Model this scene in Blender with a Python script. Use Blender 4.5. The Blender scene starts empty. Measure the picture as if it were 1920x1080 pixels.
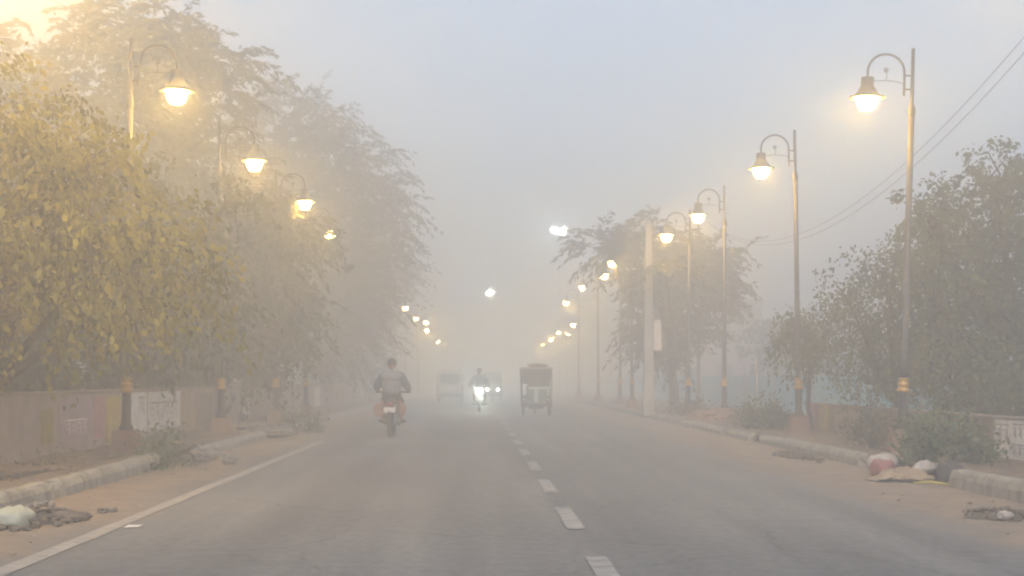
import bpy, bmesh, math, random
import numpy as np
from mathutils import Vector, Matrix

# ------------------------------------------------------------------ scene, camera, light
S = bpy.context.scene
COL = S.collection
R = math.radians
PI = math.pi

F = 2800.0            # focal length in pixels of the 1920 px photograph
VX, VY = 890.0, 710.0  # vanishing point of the road
CAM_H = 1.3

cam_d = bpy.data.cameras.new('camera')
cam_d.sensor_width = 36.0
cam_d.lens = F * 36.0 / 1920.0
cam_d.shift_x = (960 - VX) / 1920.0
cam_d.shift_y = (VY - 540) / 1920.0
cam_d.clip_end = 3000.0
cam = bpy.data.objects.new('camera', cam_d)
COL.objects.link(cam)
cam.location = (0, 0, CAM_H)
cam.rotation_euler = (R(90), 0, 0)
S.camera = cam

SUN_EL, SUN_ROT = R(30), R(180)
world = bpy.data.worlds.new("World")
S.world = world
world.use_nodes = True
wn, wl = world.node_tree.nodes, world.node_tree.links
bg = wn['Background']
sky = wn.new('ShaderNodeTexSky')
sky.sky_type = 'NISHITA'
sky.sun_disc = False
sky.sun_elevation = SUN_EL
sky.sun_rotation = SUN_ROT
sky.dust_density = 2.0
sky.air_density = 1.0
hsv = wn.new('ShaderNodeHueSaturation')
hsv.inputs['Saturation'].default_value = 0.62
wl.new(sky.outputs[0], hsv.inputs['Color'])
wl.new(hsv.outputs[0], bg.inputs['Color'])
bg.inputs['Strength'].default_value = 0.14

sun_d = bpy.data.lights.new('sun', 'SUN')
sun_d.energy = 0.5
sun_d.angle = R(30)
sun_d.color = (1.0, 0.96, 0.9)
sun = bpy.data.objects.new('sun', sun_d)
COL.objects.link(sun)
sun.rotation_euler = (R(90) - SUN_EL, 0, SUN_ROT - R(180))

S.view_settings.view_transform = 'Standard'
S.view_settings.look = 'None'
S.view_settings.gamma = 1.0
S.view_settings.exposure = 0.74
LAMP_W = 150.0        # watts of one street lamp
HAZE_DENSITY = 0.024

S.cycles.volume_bounces = 4
S.cycles.max_bounces = 8
S.cycles.diffuse_bounces = 2
S.cycles.transparent_max_bounces = 6
S.cycles.sample_clamp_indirect = 4.0
S.cycles.use_denoising = True
S.cycles.filter_width = 2.1
S.cycles.use_adaptive_sampling = False
S.cycles.caustics_reflective = False
S.cycles.caustics_refractive = False


def at(px, py, Y):
    return Vector(((px - VX) * Y / F, Y, CAM_H - (py - VY) * Y / F))


# ------------------------------------------------------------------ materials
def mat(name, col, rough=0.8, col2=None, scale=3.0, bump=0.0, detail=5.0, metallic=0.0, emit=None, strength=0.0, lo=0.35, hi=0.65, stretch=None, sample='NONE'):
    m = bpy.data.materials.new(name)
    m.use_nodes = True
    n, l = m.node_tree.nodes, m.node_tree.links
    b = n['Principled BSDF']
    b.inputs['Roughness'].default_value = rough
    b.inputs['Metallic'].default_value = metallic
    b.inputs['Base Color'].default_value = (*col, 1)
    if col2 is not None or bump:
        tc = n.new('ShaderNodeTexCoord')
        src = tc.outputs['Object']
        if stretch:
            mp = n.new('ShaderNodeMapping')
            mp.inputs['Scale'].default_value = stretch
            l.new(src, mp.inputs[0])
            src = mp.outputs[0]
        nz = n.new('ShaderNodeTexNoise')
        nz.inputs['Scale'].default_value = scale
        nz.inputs['Detail'].default_value = detail
        nz.inputs['Roughness'].default_value = 0.65
        l.new(src, nz.inputs['Vector'])
        if col2 is not None:
            r = n.new('ShaderNodeValToRGB')
            r.color_ramp.elements[0].position = lo
            r.color_ramp.elements[0].color = (*col, 1)
            r.color_ramp.elements[1].position = hi
            r.color_ramp.elements[1].color = (*col2, 1)
            l.new(nz.outputs[0], r.inputs[0])
            l.new(r.outputs[0], b.inputs['Base Color'])
        if bump:
            bp = n.new('ShaderNodeBump')
            bp.inputs['Strength'].default_value = bump
            bp.inputs['Distance'].default_value = 0.05
            l.new(nz.outputs[0], bp.inputs['Height'])
            l.new(bp.outputs[0], b.inputs['Normal'])
    if emit:
        b.inputs['Emission Color'].default_value = (*emit, 1)
        b.inputs['Emission Strength'].default_value = strength
        m.cycles.emission_sampling = sample
    return m


def leaf_mat(name, a, b_, trans=0.35):
    m = bpy.data.materials.new(name)
    m.use_nodes = True
    n, l = m.node_tree.nodes, m.node_tree.links
    out = n['Material Output']
    p = n['Principled BSDF']
    p.inputs['Roughness'].default_value = 0.55
    at_ = n.new('ShaderNodeAttribute')
    at_.attribute_name = 'tint'
    r = n.new('ShaderNodeValToRGB')
    r.color_ramp.elements[0].color = (*a, 1)
    r.color_ramp.elements[1].color = (*b_, 1)
    l.new(at_.outputs['Fac'], r.inputs[0])
    l.new(r.outputs[0], p.inputs['Base Color'])
    t = n.new('ShaderNodeBsdfTranslucent')
    l.new(r.outputs[0], t.inputs['Color'])
    mx = n.new('ShaderNodeMixShader')
    mx.inputs[0].default_value = trans
    l.new(p.outputs[0], mx.inputs[1])
    l.new(t.outputs[0], mx.inputs[2])
    l.new(mx.outputs[0], out.inputs['Surface'])
    return m


M = {}


def asphalt():
    m = mat('asphalt', (0.075, 0.073, 0.072), 0.85)
    n, l = m.node_tree.nodes, m.node_tree.links
    b = n['Principled BSDF']
    tc = n.new('ShaderNodeTexCoord')

    def noise(scale, detail, stretch=(1, 1, 1)):
        mp = n.new('ShaderNodeMapping')
        mp.inputs['Scale'].default_value = stretch
        l.new(tc.outputs['Object'], mp.inputs[0])
        z = n.new('ShaderNodeTexNoise')
        z.inputs['Scale'].default_value = scale
        z.inputs['Detail'].default_value = detail
        l.new(mp.outputs[0], z.inputs['Vector'])
        return z
    big = noise(0.45, 6, (1.0, 0.35, 1))
    fine = noise(60, 3)
    tracks = noise(1.6, 4, (1.0, 0.03, 1))
    r1 = n.new('ShaderNodeValToRGB')
    r1.color_ramp.elements[0].position, r1.color_ramp.elements[1].position = 0.32, 0.7
    r1.color_ramp.elements[0].color = (0.168, 0.172, 0.178, 1)
    r1.color_ramp.elements[1].color = (0.238, 0.237, 0.236, 1)     # dust on the tar
    l.new(big.outputs[0], r1.inputs[0])
    r2 = n.new('ShaderNodeValToRGB')
    r2.color_ramp.elements[0].position, r2.color_ramp.elements[1].position = 0.35, 0.68
    r2.color_ramp.elements[0].color = (0.72, 0.72, 0.73, 1)
    r2.color_ramp.elements[1].color = (1.12, 1.1, 1.06, 1)
    l.new(tracks.outputs[0], r2.inputs[0])
    mx = n.new('ShaderNodeMix')
    mx.data_type, mx.blend_type = 'RGBA', 'MULTIPLY'
    mx.inputs[0].default_value = 1.0
    l.new(r1.outputs[0], mx.inputs[6])
    l.new(r2.outputs[0], mx.inputs[7])
    r3 = n.new('ShaderNodeValToRGB')
    r3.color_ramp.elements[0].position, r3.color_ramp.elements[1].position = 0.3, 0.75
    r3.color_ramp.elements[0].color = (0.75, 0.75, 0.75, 1)
    r3.color_ramp.elements[1].color = (1.2, 1.2, 1.2, 1)
    l.new(fine.outputs[0], r3.inputs[0])
    m2 = n.new('ShaderNodeMix')
    m2.data_type, m2.blend_type = 'RGBA', 'MULTIPLY'
    m2.inputs[0].default_value = 1.0
    l.new(mx.outputs[2], m2.inputs[6])
    l.new(r3.outputs[0], m2.inputs[7])
    med = noise(11, 10, (1.0, 0.5, 1))
    r6 = n.new('ShaderNodeValToRGB')
    r6.color_ramp.elements[0].position, r6.color_ramp.elements[1].position = 0.3, 0.72
    r6.color_ramp.elements[0].color = (0.78, 0.78, 0.78, 1)
    r6.color_ramp.elements[1].color = (1.16, 1.16, 1.16, 1)
    l.new(med.outputs[0], r6.inputs[0])
    m4 = n.new('ShaderNodeMix')
    m4.data_type, m4.blend_type = 'RGBA', 'MULTIPLY'
    m4.inputs[0].default_value = 1.0
    l.new(m2.outputs[2], m4.inputs[6])
    l.new(r6.outputs[0], m4.inputs[7])
    vo = n.new('ShaderNodeTexVoronoi')
    vo.feature = 'DISTANCE_TO_EDGE'
    vo.inputs['Scale'].default_value = 0.32
    wp = n.new('ShaderNodeMix')
    wp.data_type, wp.blend_type = 'RGBA', 'ADD'
    wp.inputs[0].default_value = 0.5
    l.new(tc.outputs['Object'], wp.inputs[6])
    l.new(noise(1.7, 6).outputs[1], wp.inputs[7])
    l.new(wp.outputs[2], vo.inputs['Vector'])
    r7 = n.new('ShaderNodeValToRGB')
    r7.color_ramp.elements[0].position, r7.color_ramp.elements[1].position = 0.0, 0.006
    r7.color_ramp.elements[0].color = (0.62, 0.62, 0.62, 1)
    r7.color_ramp.elements[1].color = (1, 1, 1, 1)
    l.new(vo.outputs[0], r7.inputs[0])
    m5 = n.new('ShaderNodeMix')
    m5.data_type, m5.blend_type = 'RGBA', 'MULTIPLY'
    m5.inputs[0].default_value = 1.0
    l.new(m4.outputs[2], m5.inputs[6])
    l.new(r7.outputs[0], m5.inputs[7])
    m2 = m5
    # sand blown over both margins of the carriageway
    sx = n.new('ShaderNodeSeparateXYZ')
    l.new(tc.outputs['Object'], sx.inputs[0])

    def ramp(lo, hi):
        mr = n.new('ShaderNodeMapRange')
        mr.inputs[1].default_value, mr.inputs[2].default_value = lo, hi
        l.new(sx.outputs[0], mr.inputs[0])
        return mr.outputs[0]

    def add_(p, q, op='ADD', v=None):
        k = n.new('ShaderNodeMath')
        k.operation = op
        l.new(p, k.inputs[0])
        if q is not None:
            l.new(q, k.inputs[1])
        else:
            k.inputs[1].default_value = v
        return k.outputs[0]
    edge = add_(ramp(-2.7, -4.3), ramp(3.4, 5.4), 'MAXIMUM')
    gn = noise(1.3, 8, (1.0, 0.45, 1))
    fac = add_(add_(edge, None, 'MULTIPLY', 1.5), add_(gn.outputs[0], None, 'MULTIPLY', 1.3))
    r4 = n.new('ShaderNodeValToRGB')
    r4.color_ramp.elements[0].position, r4.color_ramp.elements[1].position = 0.62, 1.0
    fs_ = add_(fac, None, 'MULTIPLY', 0.62)
    l.new(fs_, r4.inputs[0])
    sandn = noise(2.4, 8)
    r5 = n.new('ShaderNodeValToRGB')
    r5.color_ramp.elements[0].position, r5.color_ramp.elements[1].position = 0.35, 0.7
    r5.color_ramp.elements[0].color = (0.31, 0.235, 0.17, 1)
    r5.color_ramp.elements[1].color = (0.2, 0.165, 0.135, 1)
    l.new(sandn.outputs[0], r5.inputs[0])
    m3 = n.new('ShaderNodeMix')
    m3.data_type = 'RGBA'
    l.new(r4.outputs[0], m3.inputs[0])
    l.new(m2.outputs[2], m3.inputs[6])
    l.new(r5.outputs[0], m3.inputs[7])
    l.new(m3.outputs[2], b.inputs['Base Color'])
    bp = n.new('ShaderNodeBump')
    bp.inputs['Strength'].default_value = 0.35
    bp.inputs['Distance'].default_value = 0.01
    l.new(fine.outputs[0], bp.inputs['Height'])
    l.new(bp.outputs[0], b.inputs['Normal'])
    return m


def road_paint():
    m = mat('worn_road_paint', (0.4, 0.395, 0.385), 0.8, (0.2, 0.195, 0.19), 6.0, 0, 8, lo=0.36, hi=0.64)
    return m


M['edge'] = mat('dusty_edge_paint', (0.42, 0.39, 0.35), 0.85, (0.2, 0.18, 0.16), 5.0, 0, 7, lo=0.4, hi=0.75)
M['asphalt'] = asphalt()
M['paint'] = road_paint()
M['soil'] = mat('dry_soil', (0.13, 0.095, 0.068), 0.95, (0.23, 0.175, 0.125), 1.4, 0.6, 8)
M['sand'] = mat('sandy_dust', (0.27, 0.195, 0.125), 0.95, (0.16, 0.125, 0.095), 1.1, 0.5, 8, lo=0.4, hi=0.72)
M['earth'] = mat('pavement_earth', (0.115, 0.085, 0.064), 0.95, (0.25, 0.19, 0.14), 2.2, 0.9, 8)
M['kerb'] = mat('weathered_kerb_concrete', (0.36, 0.34, 0.29), 0.9, (0.16, 0.145, 0.125), 5.0, 0.5, 7, lo=0.45, hi=0.7, stretch=(1, 1, 0.5))
M['rubble'] = mat('broken_concrete', (0.34, 0.3, 0.26), 0.95, (0.13, 0.115, 0.1), 8.0, 0.6)
M['darkrubble'] = mat('dark_rubble', (0.09, 0.075, 0.06), 0.95, (0.17, 0.14, 0.11), 9.0, 0.6)
M['redearth'] = mat('red_earth', (0.34, 0.19, 0.12), 0.95, (0.2, 0.12, 0.08), 3.0, 0.8)
M['bark'] = mat('bark', (0.075, 0.06, 0.048), 0.95, (0.13, 0.105, 0.085), 9.0, 0.8, stretch=(1, 1, 0.25))
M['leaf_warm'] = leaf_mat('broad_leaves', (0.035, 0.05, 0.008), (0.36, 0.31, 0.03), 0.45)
M['leaf_dark'] = leaf_mat('feathery_leaves', (0.03, 0.045, 0.02), (0.08, 0.1, 0.045), 0.35)
M['leaf_green'] = leaf_mat('green_leaves', (0.075, 0.095, 0.05), (0.19, 0.215, 0.11), 0.4)
M['leaf_far'] = leaf_mat('far_leaves', (0.035, 0.05, 0.03), (0.07, 0.09, 0.05), 0.3)
M['leaf_bush'] = leaf_mat('bush_leaves', (0.06, 0.09, 0.045), (0.2, 0.25, 0.14), 0.35)
M['weed'] = leaf_mat('weed_leaves', (0.07, 0.075, 0.04), (0.17, 0.16, 0.1), 0.3)
M['pole'] = mat('grey_pole_paint', (0.13, 0.125, 0.12), 0.6, (0.08, 0.075, 0.072), 12)
M['black'] = mat('black_pole_paint', (0.022, 0.022, 0.025), 0.5, (0.05, 0.045, 0.042), 9)
M['gold'] = mat('gold_ring_paint', (0.6, 0.36, 0.09), 0.4, (0.42, 0.24, 0.07), 14, metallic=0.4)
M['plinth'] = mat('red_plinth_paint', (0.3, 0.14, 0.1), 0.9, (0.24, 0.18, 0.14), 6, 0.3)
M['enamel'] = mat('white_enamel', (0.8, 0.74, 0.6), 0.5, (0.7, 0.63, 0.5), 9)
M['bulb'] = mat('lit_sodium_glass', (0.9, 0.8, 0.6), 0.3, emit=(1.0, 0.59, 0.12), strength=165.0, sample='AUTO')
M['wall'] = mat('plain_wall_plaster', (0.42, 0.34, 0.3), 0.95, (0.28, 0.23, 0.205), 2.5, 0.4, 8)
M['wall_r'] = mat('brown_wall_plaster', (0.2, 0.165, 0.125), 0.95, (0.28, 0.21, 0.16), 3.5, 0.4, 8)
M['coping'] = mat('wall_coping', (0.3, 0.24, 0.2), 0.95, (0.2, 0.16, 0.14), 4, 0.4)
M['yellow'] = mat('faded_yellow_paint', (0.5, 0.36, 0.09), 0.9, (0.36, 0.28, 0.1), 6)
M['olive'] = mat('olive_yellow_paint', (0.33, 0.29, 0.07), 0.9, (0.22, 0.18, 0.08), 6)
M['pink'] = mat('faded_pink_paint', (0.48, 0.24, 0.27), 0.9, (0.36, 0.2, 0.2), 5)
M['mauve'] = mat('mauve_paint', (0.3, 0.22, 0.26), 0.9, (0.4, 0.33, 0.36), 7)
M['white'] = mat('dirty_white_paint', (0.8, 0.78, 0.76), 0.9, (0.62, 0.59, 0.56), 4)
M['beige'] = mat('beige_paint', (0.4, 0.31, 0.22), 0.9, (0.28, 0.22, 0.17), 4)
M['ink'] = mat('grey_sign_ink', (0.26, 0.24, 0.25), 0.9, (0.38, 0.35, 0.35), 10)
M['blueink'] = mat('faded_blue_ink', (0.16, 0.17, 0.26), 0.9, (0.28, 0.26, 0.33), 10)
M['redink'] = mat('faded_red_ink', (0.3, 0.1, 0.08), 0.9)
M['bluesheet'] = mat('pale_blue_sheet', (0.22, 0.47, 0.58), 0.7, (0.3, 0.54, 0.62), 0.8)
M['concrete'] = mat('pale_concrete', (0.4, 0.37, 0.34), 0.9, (0.29, 0.27, 0.24), 4, 0.2, stretch=(1, 1, 0.3))
M['boxwhite'] = mat('white_sheet_metal', (0.62, 0.55, 0.52), 0.6, (0.5, 0.44, 0.4), 5)
M['galv'] = mat('galvanised_steel', (0.35, 0.35, 0.35), 0.5, (0.26, 0.26, 0.26), 8, metallic=0.5)
M['wire'] = mat('black_cable', (0.05, 0.05, 0.05), 0.7, (0.08, 0.08, 0.08), 10)
M['bulb_mid'] = mat('lit_bright_sodium_glass', (0.9, 0.8, 0.6), 0.3, emit=(1.0, 0.62, 0.14), strength=1000.0, sample='AUTO')
M['bulb_far'] = mat('lit_brightest_sodium_glass', (0.9, 0.8, 0.6), 0.3, emit=(1.0, 0.62, 0.14), strength=4000.0, sample='AUTO')
M['flood'] = mat('lit_floodlight', (0.9, 0.95, 0.9), 0.3, emit=(0.9, 1.0, 0.92), strength=650.0, sample='AUTO')
M['head'] = mat('lit_headlight', (0.9, 0.95, 0.9), 0.3, emit=(0.9, 1.0, 0.86), strength=100.0, sample='AUTO')
M['head2'] = mat('lit_small_headlight', (0.95, 0.9, 0.8), 0.3, emit=(1.0, 0.9, 0.72), strength=60.0)
M['tyre'] = mat('tyre_rubber', (0.025, 0.025, 0.025), 0.9, (0.04, 0.038, 0.035), 12)
M['metal'] = mat('dull_metal', (0.3, 0.3, 0.3), 0.4, (0.2, 0.2, 0.2), 10, metallic=0.8)
M['blackpl'] = mat('black_plastic', (0.03, 0.03, 0.032), 0.5, (0.05, 0.05, 0.05), 9)
M['seat'] = mat('seat_vinyl', (0.04, 0.035, 0.035), 0.6, (0.06, 0.05, 0.05), 9)
M['jacket'] = mat('blue_grey_jacket', (0.2, 0.22, 0.255), 0.9, (0.14, 0.155, 0.19), 6, 0.3)
M['jacket2'] = mat('green_grey_jacket', (0.06, 0.085, 0.075), 0.9, (0.045, 0.06, 0.055), 6, 0.3)
M['trouser'] = mat('dark_trousers', (0.05, 0.05, 0.06), 0.9, (0.035, 0.035, 0.042), 7)
M['skin'] = mat('brown_skin', (0.3, 0.17, 0.11), 0.6, (0.26, 0.145, 0.09), 12)
M['hair'] = mat('black_hair', (0.02, 0.018, 0.017), 0.7, (0.035, 0.03, 0.028), 20)
M['cap'] = mat('grey_wool_cap', (0.08, 0.085, 0.09), 0.95, (0.06, 0.06, 0.065), 30)
M['shoe'] = mat('dark_shoe', (0.03, 0.026, 0.024), 0.7, (0.045, 0.04, 0.036), 9)
M['orange'] = mat('orange_cloth', (0.44, 0.24, 0.16), 0.9, (0.34, 0.2, 0.14), 8)
M['plate'] = mat('white_number_plate', (0.8, 0.74, 0.74), 0.5, (0.7, 0.65, 0.65), 9)
M['vanbody'] = mat('cream_van_paint', (0.55, 0.5, 0.42), 0.4, (0.5, 0.45, 0.38), 3)
M['glass'] = mat('dark_window_glass', (0.05, 0.06, 0.065), 0.12, (0.07, 0.08, 0.085), 2)
M['bumper'] = mat('grey_bumper', (0.12, 0.115, 0.11), 0.6, (0.16, 0.15, 0.145), 6)
M['taillight'] = mat('red_tail_lens', (0.4, 0.05, 0.04), 0.3, (0.3, 0.04, 0.03), 20)
M['green'] = mat('green_rickshaw_paint', (0.08, 0.2, 0.15), 0.5, (0.1, 0.17, 0.14), 5)
M['canopy'] = mat('pale_canopy_vinyl', (0.5, 0.42, 0.35), 0.8, (0.42, 0.35, 0.3), 5)
M['darkcloth'] = mat('dark_rexine', (0.06, 0.055, 0.055), 0.7, (0.085, 0.075, 0.07), 6)
M['palewhite'] = mat('pale_rail_paint', (0.62, 0.66, 0.6), 0.5, (0.52, 0.55, 0.5), 7)
M['bundle'] = mat('brown_sacking', (0.25, 0.15, 0.1), 0.95, (0.33, 0.22, 0.15), 9, 0.6)
M['autoyellow'] = mat('yellow_hood', (0.5, 0.38, 0.1), 0.7, (0.4, 0.31, 0.1), 5)
M['housepink'] = mat('pink_house_plaster', (0.5, 0.36, 0.33), 0.9, (0.42, 0.33, 0.3), 1.2)
M['housegrey'] = mat('grey_house_plaster', (0.34, 0.33, 0.31), 0.9, (0.27, 0.26, 0.25), 1.0)
M['redbag'] = mat('red_plastic_sack', (0.32, 0.12, 0.12), 0.7, (0.24, 0.11, 0.1), 8, 0.5)
M['whitebag'] = mat('white_plastic_sack', (0.52, 0.48, 0.45), 0.7, (0.33, 0.29, 0.26), 7, 0.5)
M['greenbag'] = mat('pale_green_sack', (0.5, 0.53, 0.43), 0.7, (0.4, 0.4, 0.33), 7, 0.4)
M['strawsheet'] = mat('straw_coloured_sheet', (0.4, 0.32, 0.21), 0.85, (0.3, 0.22, 0.16), 5, 0.6)
M['yellowstrip'] = mat('yellow_plastic_strip', (0.55, 0.46, 0.1), 0.6, (0.45, 0.38, 0.1), 9)
M['paper'] = mat('white_paper', (0.8, 0.78, 0.75), 0.8, (0.7, 0.67, 0.63), 9)


# ------------------------------------------------------------------ mesh helpers
class MB:
    """collects shapes for ONE mesh object"""

    def __init__(self):
        self.v, self.f, self.smooth = [], [], []

    def add(self, vs, fs, smooth=False):
        o = len(self.v)
        self.v += [tuple(p) for p in vs]
        self.f += [[i + o for i in f] for f in fs]
        self.smooth += [smooth] * len(fs)
        return self

    def box(self, c, s, rz=0.0, rx=0.0, ry=0.0, bevel=0.0, taper=1.0):
        bm = bmesh.new()
        bmesh.ops.create_cube(bm, size=1.0)
        for v in bm.verts:
            k = taper if v.co.z > 0 else 1.0
            v.co = Vector((v.co.x * s[0] * k, v.co.y * s[1] * k, v.co.z * s[2]))
        if bevel:
            bmesh.ops.bevel(bm, geom=bm.edges[:] , offset=bevel, segments=2, affect='EDGES', profile=0.6)
        mtx = Matrix.Translation(c) @ Matrix.Rotation(rz, 4, 'Z') @ Matrix.Rotation(rx, 4, 'X') @ Matrix.Rotation(ry, 4, 'Y')
        bm.transform(mtx)
        bm.verts.index_update()
        self.add([v.co for v in bm.verts], [[v.index for v in f.verts] for f in bm.faces])
        bm.free()
        return self

    def lathe(self, prof, c=(0, 0, 0), n=16, axis='Z', smooth=True):
        vs, fs = [], []
        for (r, h) in prof:
            for i in range(n):
                a = 2 * PI * i / n
                p = Vector((r * math.cos(a), r * math.sin(a), h))
                if axis == 'X':
                    p = Vector((p.z, p.x, p.y))
                elif axis == 'Y':
                    p = Vector((p.x, p.z, p.y))
                vs.append(p + Vector(c))
        for j in range(len(prof) - 1):
            for i in range(n):
                k = (i + 1) % n
                fs.append([j * n + i, j * n + k, (j + 1) * n + k, (j + 1) * n + i])
        if prof[0][0] > 1e-5:
            fs.append(list(range(n))[::-1])
        if prof[-1][0] > 1e-5:
            fs.append([(len(prof) - 1) * n + i for i in range(n)])
        return self.add(vs, fs, smooth)

    def tube(self, pts, rad, n=8, smooth=True, cap=True):
        pts = [Vector(p) for p in pts]
        if not hasattr(rad, '__len__'):
            rad = [rad] * len(pts)
        vs, fs = [], []
        t0 = (pts[1] - pts[0]).normalized()
        up = Vector((0, 0, 1)) if abs(t0.z) < 0.9 else Vector((0, 1, 0))
        nrm = t0.cross(up).normalized()
        for j, p in enumerate(pts):
            t = (pts[min(j + 1, len(pts) - 1)] - pts[max(j - 1, 0)]).normalized()
            nrm = (nrm - t * nrm.dot(t))
            nrm = nrm.normalized() if nrm.length > 1e-6 else t.orthogonal().normalized()
            b = t.cross(nrm)
            for i in range(n):
                a = 2 * PI * i / n
                vs.append(p + (nrm * math.cos(a) + b * math.sin(a)) * rad[j])
        for j in range(len(pts) - 1):
            for i in range(n):
                k = (i + 1) % n
                fs.append([j * n + i, j * n + k, (j + 1) * n + k, (j + 1) * n + i])
        if cap:
            fs.append(list(range(n))[::-1])
            fs.append([(len(pts) - 1) * n + i for i in range(n)])
        return self.add(vs, fs, smooth)

    def torus(self, c, R_, r, axis='X', n=28, m=10):
        vs, fs = [], []
        for i in range(n):
            a = 2 * PI * i / n
            for j in range(m):
                b = 2 * PI * j / m
                q = R_ + r * math.cos(b)
                p = Vector((q * math.cos(a), q * math.sin(a), r * math.sin(b)))
                if axis == 'X':
                    p = Vector((p.z, p.x, p.y))
                elif axis == 'Y':
                    p = Vector((p.x, p.z, p.y))
                vs.append(p + Vector(c))
        for i in range(n):
            for j in range(m):
                fs.append([i * m + j, ((i + 1) % n) * m + j, ((i + 1) % n) * m + (j + 1) % m, i * m + (j + 1) % m])
        return self.add(vs, fs, True)

    def blob(self, c, s, seed=0, rough=0.25, sub=2, flat=True):
        """an irregular stone, lump or sack"""
        bm = bmesh.new()
        bmesh.ops.create_icosphere(bm, subdivisions=sub, radius=1.0)
        rr = random.Random(seed)
        ph = [rr.uniform(0, 6.3) for _ in range(9)]
        fr = [rr.uniform(1.4, 3.6) for _ in range(9)]
        for v in bm.verts:
            d = v.co.normalized()
            k = 1 + rough * (math.sin(fr[0] * d.x * 2 + ph[0]) * 0.5 + math.sin(fr[1] * d.y * 2 + ph[1]) * 0.5 + math.sin(fr[2] * d.z * 2 + ph[2]) * 0.4
                             + 0.5 * math.sin(fr[3] * d.x * 4 + fr[4] * d.y * 4 + ph[3]) + (0.35 * abs(math.sin(fr[5] * d.x * 5 + fr[6] * d.z * 6 + ph[4])) if sub > 2 else 0) + rr.uniform(-.25, .25))
            v.co = Vector((d.x * s[0] * k, d.y * s[1] * k, d.z * s[2] * k))
        bm.transform(Matrix.Translation(c) @ Matrix.Rotation(rr.uniform(0, 6.3), 4, 'Z'))
        bm.verts.index_update()
        self.add([v.co for v in bm.verts], [[v.index for v in f.verts] for f in bm.faces], not flat)
        bm.free()
        return self

    def build(self, name, material, parent=None):
        me = bpy.data.meshes.new(name)
        me.from_pydata(self.v, [], self.f)
        me.polygons.foreach_set('use_smooth', self.smooth)
        me.materials.append(material)
        me.update()
        o = bpy.data.objects.new(name, me)
        COL.objects.link(o)
        if parent is not None:
            o.parent = parent
        return o


def tag(o, label, cat, group=None):
    o['label'] = label
    o['category'] = cat
    if group:
        o['group'] = group
    return o


def empty(name, loc, label, cat, group=None, rz=0.0):
    e = bpy.data.objects.new(name, None)
    e.empty_display_size = 0.2
    COL.objects.link(e)
    e.location = loc
    e.rotation_euler = (0, 0, rz)
    return tag(e, label, cat, group)


def struct(o):
    o['kind'] = 'structure'
    return o


def children(o):
    return [c for c in bpy.data.objects if c.parent == o]


def dup(o, loc, rz, label, group=None, scale=None):
    def rec(src, parent):
        c = src.copy()
        COL.objects.link(c)
        if parent is not None:
            c.parent = parent
        for ch in children(src):
            rec(ch, c)
        return c
    r = rec(o, None)
    r.location = loc
    r.rotation_euler = (0, 0, rz)
    if scale:
        r.scale = scale
    r['label'] = label
    if group:
        r['group'] = group
    return r


def np_mesh(name, verts, quads, tint, material, parent=None):
    me = bpy.data.meshes.new(name)
    nv, nq = len(verts), len(quads)
    me.vertices.add(nv)
    me.vertices.foreach_set('co', np.asarray(verts, dtype=np.float32).ravel())
    me.loops.add(nq * 4)
    me.loops.foreach_set('vertex_index', np.asarray(quads, dtype=np.int32).ravel())
    me.polygons.add(nq)
    me.polygons.foreach_set('loop_start', np.arange(0, nq * 4, 4, dtype=np.int32))
    me.polygons.foreach_set('loop_total', np.full(nq, 4, dtype=np.int32))
    a = me.attributes.new('tint', 'FLOAT', 'FACE')
    a.data.foreach_set('value', np.asarray(tint, dtype=np.float32))
    me.materials.append(material)
    me.update(calc_edges=True)
    o = bpy.data.objects.new(name, me)
    COL.objects.link(o)
    if parent is not None:
        o.parent = parent
    return o


# ------------------------------------------------------------------ ground, road, pavements
def bend(Y):
    """the road drifts to the right far away"""
    return 0.0 if Y < 90 else 6.5 * ((Y - 90) / 300.0) ** 1.6


def strip(xl, xr, y0, y1, z, name, material, wl_=0.0, wr_=0.0, seed=0, step=1.0, z2=None, nx=1, zj=0.0):
    rr = random.Random(seed)
    pl = [rr.uniform(0, 6.3) for _ in range(6)]
    ys, y = [], y0
    while y < y1:
        ys.append(y)
        y += step * max(1.0, abs(y) / 40.0)
    ys.append(y1)
    vs, fs = [], []
    for y in ys:
        a = xl + wl_ * (0.5 * math.sin(y * 0.9 + pl[0]) + 0.35 * math.sin(y * 2.3 + pl[1]) + 0.3 * math.sin(y * 4.7 + pl[2]))
        b = xr + wr_ * (0.5 * math.sin(y * 0.8 + pl[3]) + 0.35 * math.sin(y * 2.1 + pl[4]) + 0.3 * math.sin(y * 4.1 + pl[5]))
        for i in range(nx + 1):
            t = i / nx
            zz = z + ((z2 - z) * t if z2 is not None else 0)
            if zj and 0 < i < nx:
                zz += zj * (math.sin(y * 1.7 + i * 2.1 + pl[0]) * 0.5 + math.sin(y * 3.9 + i * 3.3) * 0.3 + rr.uniform(-.4, .4))
            vs.append((a + (b - a) * t + bend(y), y, zz))
    for j in range(len(ys) - 1):
        for i in range(nx):
            k = j * (nx + 1) + i
            fs.append([k, k + 1, k + nx + 2, k + nx + 1])
    return MB().add(vs, fs, nx > 1).build(name, material)


g = MB()
gx = [-380, -120, -40, -12, 0, 12, 40, 120, 380]
gy = [-20, 0, 20, 40, 60, 90, 130, 190, 260, 360, 570]
gv = [(x, y, -0.012) for y in gy for x in gx]
gf = [[j * 9 + i, j * 9 + i + 1, (j + 1) * 9 + i + 1, (j + 1) * 9 + i] for j in range(len(gy) - 1) for i in range(8)]
struct(g.add(gv, gf).build('ground', M['soil']))

KL, KR = -4.5, 5.7
struct(strip(KL - 0.1, KR + 0.1, -15, 430, 0.0, 'road', M['asphalt']))
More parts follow.
